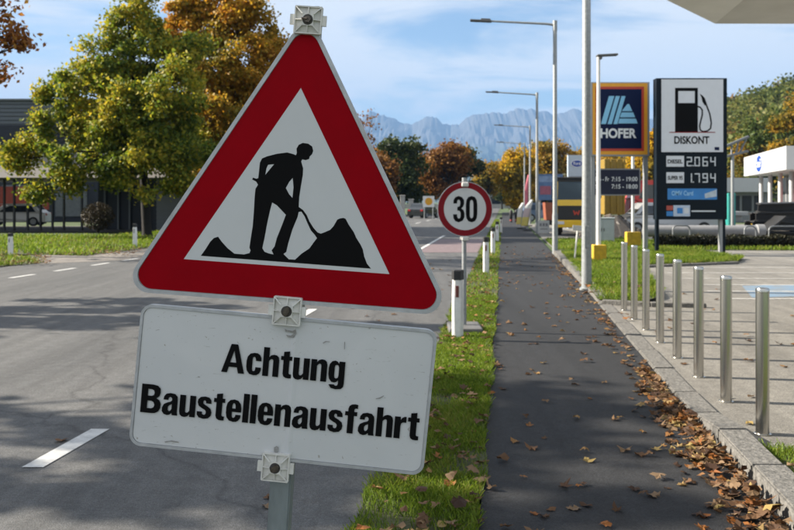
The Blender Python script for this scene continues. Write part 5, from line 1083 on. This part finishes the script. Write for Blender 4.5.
G_YG = leafm('maple_yellow_green', [(0.045, 0.085, 0.010), (0.10, 0.155, 0.015), (0.20, 0.235, 0.02), (0.38, 0.33, 0.025), (0.48, 0.35, 0.025)], 0.45, scale=0.35, nmix=0.5)
G_OR = leafm('maple_orange', [(0.08, 0.09, 0.012), (0.22, 0.18, 0.018), (0.42, 0.26, 0.02), (0.50, 0.25, 0.018), (0.48, 0.18, 0.015)], 0.45, scale=0.3, nmix=0.55)
G_BR = leafm('maple_russet', [(0.14, 0.05, 0.016), (0.26, 0.095, 0.02), (0.36, 0.15, 0.025), (0.42, 0.24, 0.035)], 0.45, scale=0.8, nmix=0.4)
G_DK = leafm('dark_green_leaves', [(0.018, 0.030, 0.008), (0.032, 0.050, 0.012), (0.055, 0.075, 0.016), (0.09, 0.085, 0.02)], 0.3, scale=0.3)
G_MR = leafm('russet_far', [(0.07, 0.035, 0.012), (0.15, 0.06, 0.016), (0.25, 0.11, 0.02), (0.28, 0.16, 0.025)], 0.4, scale=0.3)
G_OG = leafm('orange_green_far', [(0.07, 0.08, 0.012), (0.18, 0.14, 0.016), (0.36, 0.21, 0.018), (0.44, 0.22, 0.016)], 0.5, scale=0.25, nmix=0.6)
G_YL = leafm('yellow_far', [(0.14, 0.12, 0.012), (0.32, 0.23, 0.015), (0.50, 0.30, 0.016), (0.55, 0.26, 0.014)], 0.5, scale=0.25, nmix=0.55)

A = lob([(147, 60, 34, 0), (128, 18, 20, -.5), (136, -12, 16, 0), (112, 40, 18, 0), (150, 28, 20, 0), (105, 62, 24, -1.5), (80, 82, 26, -1), (60, 98, 20, -.5), (110, 108, 36, -2), (150, 120, 42, -2), (62, 135, 26, -1.5), (28, 148, 20, -1), (10, 162, 14, -1.2), (92, 160, 30, -2), (140, 168, 26, -2.5), (186, 158, 34, -1), (178, 92, 34, -1.5), (60, 180, 14, -2), (40, 194, 9, -2), (178, 176, 16, -1), (118, 178, 12, -2), (185, 60, 26, 0.5), (130, 90, 34, 1.5), (100, 130, 34, 2), (165, 140, 40, 2.5)], 37)
tree('maple_tree', 'large yellow green maple with spreading crown on the left lawn', (at(147, 37), 37, 0), A, 98000, 0.155, G_YG, 0.21, None, 0.46, 0.32, seed=3)
Bt = lob([(178, 22, 22, 0), (172, 48, 24, 0), (255, 16, 16, 0), (225, 6, 20, 0), (215, 35, 30, 0), (196, 12, 18, 0), (238, 22, 22, 0), (262, 40, 20, 0), (272, 58, 14, -.5), (240, 70, 34, -1), (205, 75, 30, -1), (268, 95, 24, 0), (225, 115, 38, -1.5), (262, 130, 34, 0), (215, 155, 34, -1), (250, 170, 34, 0), (230, 95, 34, 2), (290, 100, 18, .5), (240, 140, 36, 2)], 43)
tree('maple_tree', 'orange topped maple behind the apex of the triangular sign', (at(228, 43), 43, 0), Bt, 95000, 0.17, G_OR, 0.22, None, 0.5, 0.3, seed=5)
# russet tree whose crown edge hangs in from the left
Cc = [(-15.6, 25, 8.0, 2.2), (-13.6, 24.6, 8.6, 1.7), (-12.4, 24.4, 6.9, 0.75), (-12.9, 25, 7.8, 1.0), (-13.1, 24.8, 5.6, .55), (-14.2, 25, 6.4, 1.5), (-16.4, 25.5, 6.4, 2.0), (-17.2, 24.5, 8.8, 2.0), (-15.4, 26, 10.2, 1.8), (-15, 23.4, 9.4, 1.6), (-12.35, 24.6, 8.2, 0.8), (-11.7, 24.5, 6.9, 0.8), (-11.2, 24.4, 6.5, 0.55), (-10.95, 24.5, 6.2, 0.35), (-11.7, 24.6, 5.4, 0.4), (-11.6, 24.6, 7.5, 0.7), (-11.9, 24.6, 6.2, 0.6)]
tree('russet_tree', 'russet leaved branches hanging in at the upper left corner', (-16.2, 25.4, 0), Cc, 7000, 0.16, G_BR, 0.20, 'roadside trees on the left', 0.4, 0.4, sparse=True, seed=8)
# the street's other trees on that side, outside the picture: they shade road and footpath
def round_crown(x, y, h, R_, n, seed):
    rr = random.Random(seed); L = []
    for k in range(n):
        a = rr.uniform(0, 6.28); q = R_ * math.sqrt(rr.random()) * 0.8; z = h - R_ * 1.05 + rr.uniform(-1, 1) * R_ * 0.75; L.append((x + q * math.cos(a), y + q * math.sin(a), z, R_ * rr.uniform(0.25, 0.42)))
    return L
for k, (x, y_, h, R_, n, lf) in enumerate(((-13.6, 7.4, 9.2, 3.4, 14, 8000), (-14.2, 13.6, 9.2, 2.6, 10, 4000), (-13.0, 2.6, 8.8, 2.8, 12, 6500))):
    tree('russet_tree', ('russet street tree shading the near road, beyond the left edge', 'second russet street tree left of the picture, shading the middle road', 'russet street tree left of the camera, shading the footpath')[k], (x, y_, 0), round_crown(x, y_, h, R_, n, 40 + k), lf, 0.21, G_BR, 0.17, 'roadside trees on the left', 0.30, 0.36, sparse=True, seed=30 + k)

far = [  # px of trunk, top row, half width px, distance, leaves, label
    (374, 150, 26, 96, G_MR, 'maroon tree right beside the slanting edge of the triangular sign'),
    (398, 139, 30, 104, G_DK, 'broad dark green tree between triangular sign and 30 sign'),
    (418, 150, 22, 118, G_DK, 'smaller green tree behind the broad dark green one'),
    (447, 142, 27, 112, G_MR, 'russet orange tree right above the 30 sign'),
    (463, 147, 18, 120, G_DK, 'dark olive tree peeking out right of the russet tree'),
    (487, 163, 14, 150, G_OG, 'small distant yellowish tree in the gap before the lamps'),
    (516, 149, 22, 112, G_YL, 'bright yellow orange tree behind the far street lamps'),
    (545, 143, 26, 122, G_OG, 'olive and orange tree behind the nearest street lamp'),
    (575, 146, 22, 126, G_OG, 'yellowish tree left of the navy store sign'),
    (612, 150, 24, 120, G_OG, 'olive tree hidden behind the navy store sign'),
    (653, 132, 20, 95, G_YL, 'yellow tree in the gap between store sign and fuel pylon'),
    (690, 150, 30, 110, G_DK, 'dark tree behind the fuel price pylon'),
    (345, 150, 30, 100, G_DK, 'dark tree behind the triangular sign'),
    (502, 172, 12, 190, G_DK, 'tiny dark tree at the far end of the street')]
for k, (px, ty_, hw, Y, mt, lab) in enumerate(far):
    rr = random.Random(100 + k); cx0 = at(px, Y); htop = EYE + (HY - ty_) / F * Y; w = hw * 1.12 / F * Y; zc_ = htop * 0.56; L = []
    for _ in range(16):
        a = rr.uniform(0, 6.28); q = math.sqrt(rr.random()); z = zc_ + rr.uniform(-1, 1) * htop * 0.34; sh = math.sqrt(max(0.1, 1 - ((z - zc_) / (htop * 0.45)) ** 2)); L.append((cx0 + w * 0.78 * q * math.cos(a) * sh, Y + w * 0.78 * q * math.sin(a) * sh, z, w * rr.uniform(0.24, 0.38)))
    L.append((cx0 + rr.uniform(-.2, .2) * w, Y, htop - w * 0.3, w * 0.26)); L.append((cx0 - w * 0.3, Y, zc_ + htop * 0.2, w * 0.3))
    tree('street_tree', lab, (cx0, Y, 0), L, 11000, 0.40, mt, 0.22, 'trees along the far street', 0.9, 0.22, seed=200 + k)
tree('bare_tree', 'thin nearly leafless tree above the maroon tree', (at(362, 90), 90, 0), lob([(362, 125, 14, 0), (368, 135, 14, 0), (356, 140, 14, 0), (372, 118, 8, 0)], 90), 350, 0.3, G_MR, 0.16, None, 0.5, 0.5, seed=77)

# ------------------------------------------------------------------ wooded hill on the right
def hillz(x, y):
    u = (x - 75) / 110.0; v = (y - 270) / 110.0
    return 41 * math.exp(-((u - 1.0) ** 2) * 0.9 - v * v * 1.1)
bm = B(); grid = [[bm.verts.new((40 + i * 10, 120 + j * 12, hillz(40 + i * 10, 120 + j * 12) - 0.4)) for i in range(30)] for j in range(28)]
for j in range(27):
    for i in range(29): bm.faces.new((grid[j][i], grid[j][i + 1], grid[j + 1][i + 1], grid[j + 1][i]))
h = obj('hill', bm, M_soil, smooth=True); h['kind'] = 'structure'
def wood(name, label, n_trees, per, size, mat, seed, sel):
    r = np.random.default_rng(seed); Vs = []; k = 0; global rng; save = rng; rng = r
    while k < n_trees:
        x, y = r.uniform(50, 210), r.uniform(130, 330)
        px = CX + F * x / y
        if not (690 < px < 1000) or not sel(x, y, r): continue
        z = hillz(x, y); hgt = r.uniform(7, 12); w = r.uniform(2.6, 4.4)
        d = r.normal(size=(per, 3)); d /= np.linalg.norm(d, axis=1)[:, None]; d *= (r.random(per) ** 0.33)[:, None]
        cl = r.normal(size=(9, 3)); cl /= np.linalg.norm(cl, axis=1)[:, None]
        P = np.array([x, y, z + hgt * 0.55]) + (cl[r.integers(0, 9, per)] * 0.6 + d * 0.5) * np.array([w, w, hgt * 0.5])
        Vs.append(foliage(per, lambda n: P, size)); k += 1
    rng = save
    o = quads(name, np.concatenate(Vs), mat); tag(o, label, 'wood', kind='stuff'); return o
wood('hillside_wood', 'green autumn wood covering the hill at the right', 900, 170, 1.0, leafm('wood_green', [(0.03, 0.045, 0.012), (0.07, 0.095, 0.018), (0.13, 0.145, 0.025), (0.19, 0.15, 0.03)], 0.35, scale=0.05, nmix=0.6), 21, lambda x, y, r: True)
wood('hillside_wood_rust', 'rusty brown trees scattered in the wooded hillside', 110, 240, 0.95, leafm('wood_rust', [(0.09, 0.06, 0.022), (0.15, 0.09, 0.025), (0.22, 0.13, 0.03)], 0.35, scale=0.05), 22, lambda x, y, r: True)
for k, (px, ty_, hw, Y, mt, lab) in enumerate(((772, 112, 26, 100, G_DK, 'large bright green tree at the foot of the wooded hill above the dealership'), (798, 98, 22, 92, G_OG, 'orange tinged tree at the right picture edge above the dealership'), (742, 140, 20, 105, G_OG, 'low yellow orange tree just right of the fuel pylon'))):
    rr = random.Random(300 + k); cx0 = at(px, Y); htop = EYE + (HY - ty_) / F * Y; w = hw / F * Y; L = []
    for _ in range(16):
        a = rr.uniform(0, 6.28); q = math.sqrt(rr.random()); z = htop * 0.58 + rr.uniform(-1, 1) * htop * 0.33; L.append((cx0 + w * 0.8 * q * math.cos(a), Y + w * 0.8 * q * math.sin(a), z, w * rr.uniform(0.25, 0.38)))
    L.append((cx0, Y, htop - w * 0.25, w * 0.28))
    tree('hill_foot_tree', lab, (cx0, Y, 0), L, 7000, 0.36, mt if k != 0 else leafm('fresh_green', [(0.03, 0.05, 0.01), (0.06, 0.095, 0.018), (0.10, 0.13, 0.025), (0.14, 0.13, 0.03)], 0.3, scale=0.3), 0.24, 'trees at the foot of the hill', 0.9, 0.25, seed=320 + k)
# shrub in front of the dark recess on the left
t = thing('brown_shrub', 'round brownish shrub before the dark wall on the left', 'shrub', (at(98, 43.5), 43.5, 0))
def sb(n):
    d = rng.normal(size=(n, 3)); d /= np.linalg.norm(d, axis=1)[:, None]; d *= (rng.random(n) ** 0.4)[:, None]; return d * np.array([0.85, 0.8, 0.75]) + np.array([0, 0, 0.85])
quads('foliage', foliage(2600, sb, 0.10), leafm('shrub_leaves', [(0.025, 0.018, 0.010), (0.045, 0.032, 0.014), (0.03, 0.03, 0.012)], 0.2), t)
bm = B()
for k in range(7): a = k * 0.9; tube(bm, [(0, 0, 0), (0.5 * math.cos(a), 0.5 * math.sin(a), 1.1)], [0.03, 0.01], 5)
obj('stem', bm, M_bark, t)

# ------------------------------------------------------------------ fallen leaves
LEAFC = [(0.055, 0.028, 0.014), (0.10, 0.052, 0.024), (0.155, 0.085, 0.042), (0.20, 0.125, 0.065), (0.22, 0.085, 0.02), (0.27, 0.18, 0.07)]
LCOL = [('dark brown', [(0.045, 0.022, 0.012), (0.075, 0.038, 0.018)]), ('brown', [(0.10, 0.052, 0.024), (0.14, 0.072, 0.034)]), ('tan', [(0.17, 0.105, 0.055), (0.23, 0.15, 0.085)]), ('orange', [(0.20, 0.07, 0.016), (0.26, 0.10, 0.022)]), ('yellowish', [(0.27, 0.19, 0.07), (0.31, 0.22, 0.075)])]
M_leaf1 = [leafm('dry_leaf_' + n.replace(' ', '_'), c, 0.2, 'object', nmix=0.0, rough=0.7) for n, c in LCOL]
M_leafn = leafm('dry_leaf_litter', LEAFC, 0.2, 'island', nmix=0.0, rough=0.7)
def leaf_shape(seed):
    rr = random.Random(seed); out = []
    spec = [(0, 0.10), (35, 0.22), (62, 0.44), (80, 0.27), (104, 0.52), (122, 0.30), (150, 0.40), (180, 0.36)]
    ang = [(-90 + a, q) for a, q in [(0, 0.05), (28, 0.30), (45, 0.27), (72, 0.44), (95, 0.34), (128, 0.50), (150, 0.38), (180, 0.56)]]
    pts = [(math.radians(a), q) for a, q in ang] + [(math.radians(-180 - a), q) for a, q in ang[1:-1][::-1]]
    if seed % 3 == 0:                                      # plain oval leaf
        pts = [(math.radians(-90 + a), q) for a, q in ((0, 0.34), (30, 0.25), (70, 0.24), (110, 0.25), (150, 0.34), (180, 0.46), (210, 0.34), (250, 0.25), (290, 0.24), (330, 0.25))]
    elif seed % 3 == 1:                                    # torn, partly folded maple leaf
        pts = [(a, q * (0.45 if rr.random() < 0.22 else 1)) for a, q in pts]
    curl = rr.uniform(0.15, 0.9); ax = rr.uniform(0, math.pi); tw = rr.uniform(-0.5, 0.5)
    vs = [Vector((0, 0, 0.0))]
    for a, q in pts:
        q *= rr.uniform(0.85, 1.12); x, y = q * math.cos(a), q * math.sin(a)
        d = x * math.cos(ax) + y * math.sin(ax); e = -x * math.sin(ax) + y * math.cos(ax)
        vs.append(Vector((x, y, curl * d * d * 1.5 + tw * d * e + rr.uniform(-.06, .09))))
    mid = []
    zmin = min(v.z for v in vs)
    for v in vs: v.z -= zmin
    n = len(pts); fs = [(0, 1 + i, 1 + (i + 1) % n) for i in range(n)]
    # stalk
    k = len(vs); vs += [Vector((-0.012, -0.02, vs[0].z)), Vector((0.012, -0.02, vs[0].z)), Vector((0.05 * tw + 0.008, -0.42, vs[0].z + 0.05)), Vector((0.05 * tw - 0.008, -0.42, vs[0].z + 0.05))]
    fs.append((k, k + 1, k + 2, k + 3)); return vs, fs
SH = [leaf_shape(i) for i in range(18)]
LM = []
for vs, fs in SH:
    row = []
    for m_ in M_leaf1:
        me = bpy.data.meshes.new('fallen_leaf'); me.from_pydata(vs, [], fs); me.materials.append(m_); row.append(me)
    LM.append(row)
leaves = []                                              # x, y, z, size, zone
def add(x, y, z, s, zone): leaves.append((x, y, z, s, zone))
rl = random.Random(99)
for _ in range(900):                                     # heap against the raised kerb
    yy = rl.uniform(3.3, 6.9) if rl.random() < 0.85 else rl.uniform(6.6, 8.0)
    wdt = np.interp(yy, [3.3, 4.2, 5.6, 7.0, 8.0], [0.19, 0.17, 0.13, 0.09, 0.06]); d = min(abs(rl.gauss(0, wdt)), 0.8)
    if rl.random() > 0.62 + 0.38 * math.sin(yy * 5.3 + 1.1 * math.sin(yy * 2.1)) and d > 0.05: continue
    hgt = 0.075 * math.exp(-(d / 0.16) ** 2) * np.interp(yy, [4, 5.6, 6.6], [1, 0.8, 0.1])
    p = road(kerb_t(yy) - 0.045 - d, yy); add(p.x, p.y, 0.014 + hgt * rl.random(), rl.uniform(0.055, 0.125), 'heap')
for _ in range(230):
    yy = 7 + 19 * rl.random() ** 1.3; d = abs(rl.gauss(0, 0.13)); p = road(kerb_t(yy) - 0.04 - d, yy); add(p.x, p.y, 0.014, rl.uniform(0.06, 0.12), 'kerb')
for _ in range(230):
    yy = 3.6 + 26 * rl.random() ** 1.5; p = road(rl.uniform(-0.05, 1.35), yy); add(p.x, p.y, 0.014, rl.uniform(0.055, 0.12), 'path')
for _ in range(70):
    yy = 3.4 + 22 * rl.random() ** 1.4; p = road(-0.11 + rl.gauss(0, 0.06), yy); add(p.x, p.y, 0.022, rl.uniform(0.06, 0.12), 'edge')
for _ in range(420):
    yy = 3.2 + 24 * rl.random() ** 1.5; p = road(rl.uniform(-0.72, -0.14), yy); add(p.x, p.y, rl.uniform(0.045, 0.065), rl.uniform(0.055, 0.115), 'grass')
for _ in range(46):
    yy = rl.uniform(5.9, 15); p = road(1.62 + abs(rl.gauss(0, 1.4)), yy); add(p.x, p.y, 0.024, rl.uniform(0.08, 0.13), 'forecourt')
for _ in range(36):
    yy = rl.uniform(4.2, 5.1); p = road(rl.uniform(1.62, 3.2), yy); add(p.x, p.y, rl.uniform(0.10, 0.12), rl.uniform(0.10, 0.16), 'corner')
for _ in range(70):
    q = gpx(rl.uniform(565, 640), rl.uniform(256, 303)); add(q.x, q.y, 0.13, rl.uniform(0.09, 0.15), 'island')
for _ in range(60):
    yy = 3.6 + 20 * rl.random(); p = road(rl.uniform(-3.5, -0.8), yy); add(p.x, p.y, 0.004, rl.uniform(0.07, 0.13), 'road')
for _ in range(520):
    q = gpx(rl.gauss(105, 34), rl.uniform(240, 258)); add(q.x, q.y, 0.05 + 0.08 * rl.random(), rl.uniform(0.08, 0.15), 'left')
for _ in range(260):
    q = gpx(rl.uniform(-20, 50), rl.uniform(257, 266)); add(q.x, q.y, 0.04 + 0.05 * rl.random(), rl.uniform(0.08, 0.15), 'left')
def shows(l):
    px = CX + F * l[0] / l[1]; py = HY + F * (EYE - l[2]) / l[1]
    if not (-5 < px < 799 and py < 534): return False
    if 128 < px < 440 and 300 < py < 476: return False
    if px < 440 and py < 316 and px > 128: return False
    return True
leaves.sort(key=lambda l: -(l[3] / l[1]) if shows(l) else 1.0)
def leaf_label(zone, x, y, ci, s):
    c = LCOL[ci][0]; px = CX + F * x / y; py = HY + F * EYE / y; big = 'large ' if s > 0.12 else ('small ' if s < 0.095 else '')
    if zone == 'heap':
        where = 'at the bottom edge of the kerb heap' if py > 508 else 'in the near part of the kerb heap' if py > 480 else 'in the middle of the kerb heap' if py > 452 else 'in the heap where the kerb drops' if py > 425 else 'at the thin far end of the kerb heap'
        off = (kerb_t(y) + K * y - x); side = 'tight to it' if off < 0.13 else 'path side' if off > 0.32 else 'halfway out'
        return f'{big}{c} leaf {where}, {side}'
    if zone == 'kerb': return f'{big}{c} leaf along the lowered kerb beside the ' + ('nearer' if y < 10 else 'farther') + ' bollards'
    if zone == 'path': return f'{big}{c} leaf alone on the dark footpath ' + ('near the bottom edge' if py > 470 else 'level with the near bollards' if py > 380 else 'farther away') + (', left half' if px < 503 + (py - HY) * 0.42 else ', right half')
    if zone == 'edge': return f'{big}{c} leaf on the edge between grass strip and footpath, ' + ('near the bottom' if py > 450 else 'beside the text plate' if py > 350 else 'beside the 30 sign')
    if zone == 'grass': return f'{big}{c} leaf in the grass strip ' + ('near the bottom edge' if py > 470 else 'beside the text plate' if py > 350 else 'beside the 30 sign')
    if zone == 'corner': return f'{big}{c} leaf on the kerbed corner grass at the lower right'
    if zone == 'forecourt': return f'{big}{c} leaf on the pale forecourt ' + ('by the nearest bollards' if y < 8 else 'by the farther bollards')
    return f'{big}{c} leaf on the ' + {'island': 'grass island behind the bollards', 'road': 'grey road surface', 'left': 'lawn across the road'}[zone]
ZG = {'heap': 'leaves heaped at the kerb', 'kerb': 'leaves along the kerb', 'path': 'leaves scattered on the footpath', 'edge': 'leaves at the path edge', 'grass': 'leaves in the grass strip', 'forecourt': 'leaves on the forecourt', 'corner': 'leaves on the corner grass', 'island': 'leaves on the grass island', 'road': 'leaves on the road', 'left': 'leaves on the left lawn'}
rest_v, rest_f = [], []
for i, (x, y, z, s, zone) in enumerate(leaves):
    k = rl.randrange(18); ti = 0.26 if zone == 'heap' else (0.18 if zone in ('grass', 'edge', 'corner') else 0.07)
    rot = Matrix.Rotation(rl.uniform(0, 6.283), 4, 'Z') @ Matrix.Rotation(rl.gauss(0, ti), 4, 'X') @ Matrix.Rotation(rl.gauss(0, ti), 4, 'Y')
    if rl.random() < 0.25: rot = rot @ Matrix.Rotation(math.pi, 4, 'X') ; z += 0.12 * s
    z -= min((rot @ v).z for v in SH[k][0]) * s if zone != 'heap' else 0.3 * min((rot @ v).z for v in SH[k][0]) * s
    if i < 300:
        ci = rl.choices(range(5), (2, 4, 3.6, 1.8, 0.9))[0]; o = bpy.data.objects.new('fallen_leaf', LM[k][ci]); COL.objects.link(o); o.matrix_world = Matrix.Translation((x, y, z)) @ rot @ Matrix.Scale(s, 4)
        tag(o, leaf_label(zone, x, y, ci, s), 'leaf', ZG[zone])
    else:
        n0 = len(rest_v); mm = Matrix.Translation((x, y, z)) @ rot @ Matrix.Scale(s, 4)
        rest_v += [mm @ v for v in SH[k][0]]; rest_f += [tuple(n0 + a for a in f) for f in SH[k][1]]
me = bpy.data.meshes.new('leaf_litter'); me.from_pydata(rest_v, [], rest_f); o = link_mesh('leaf_litter', me, M_leafn); tag(o, 'smaller and farther fallen leaves strewn over path, grass and lawn', 'leaves', kind='stuff')

# ------------------------------------------------------------------ haze between here and the mountains
HAZE = 1.2e-4
if HAZE:
    bm = B(); box(bm, (0, 5300, 594), (24400, 12800, 1190)); hz_ = obj('haze', bm, None); hz_['kind'] = 'stuff'; hz_['label'] = 'pale blue haze between the street and the mountains'
    m = bpy.data.materials.new('haze_air'); m.use_nodes = True; tt = m.node_tree; tt.nodes.clear(); pv = tt.nodes.new('ShaderNodeVolumePrincipled'); pv.inputs['Color'].default_value = (0.21, 0.385, 0.69, 1); pv.inputs['Density'].default_value = HAZE; pv.inputs['Anisotropy'].default_value = 0.0
    oo = tt.nodes.new('ShaderNodeOutputMaterial'); tt.links.new(pv.outputs[0], oo.inputs['Volume']); hz_.data.materials.append(m)
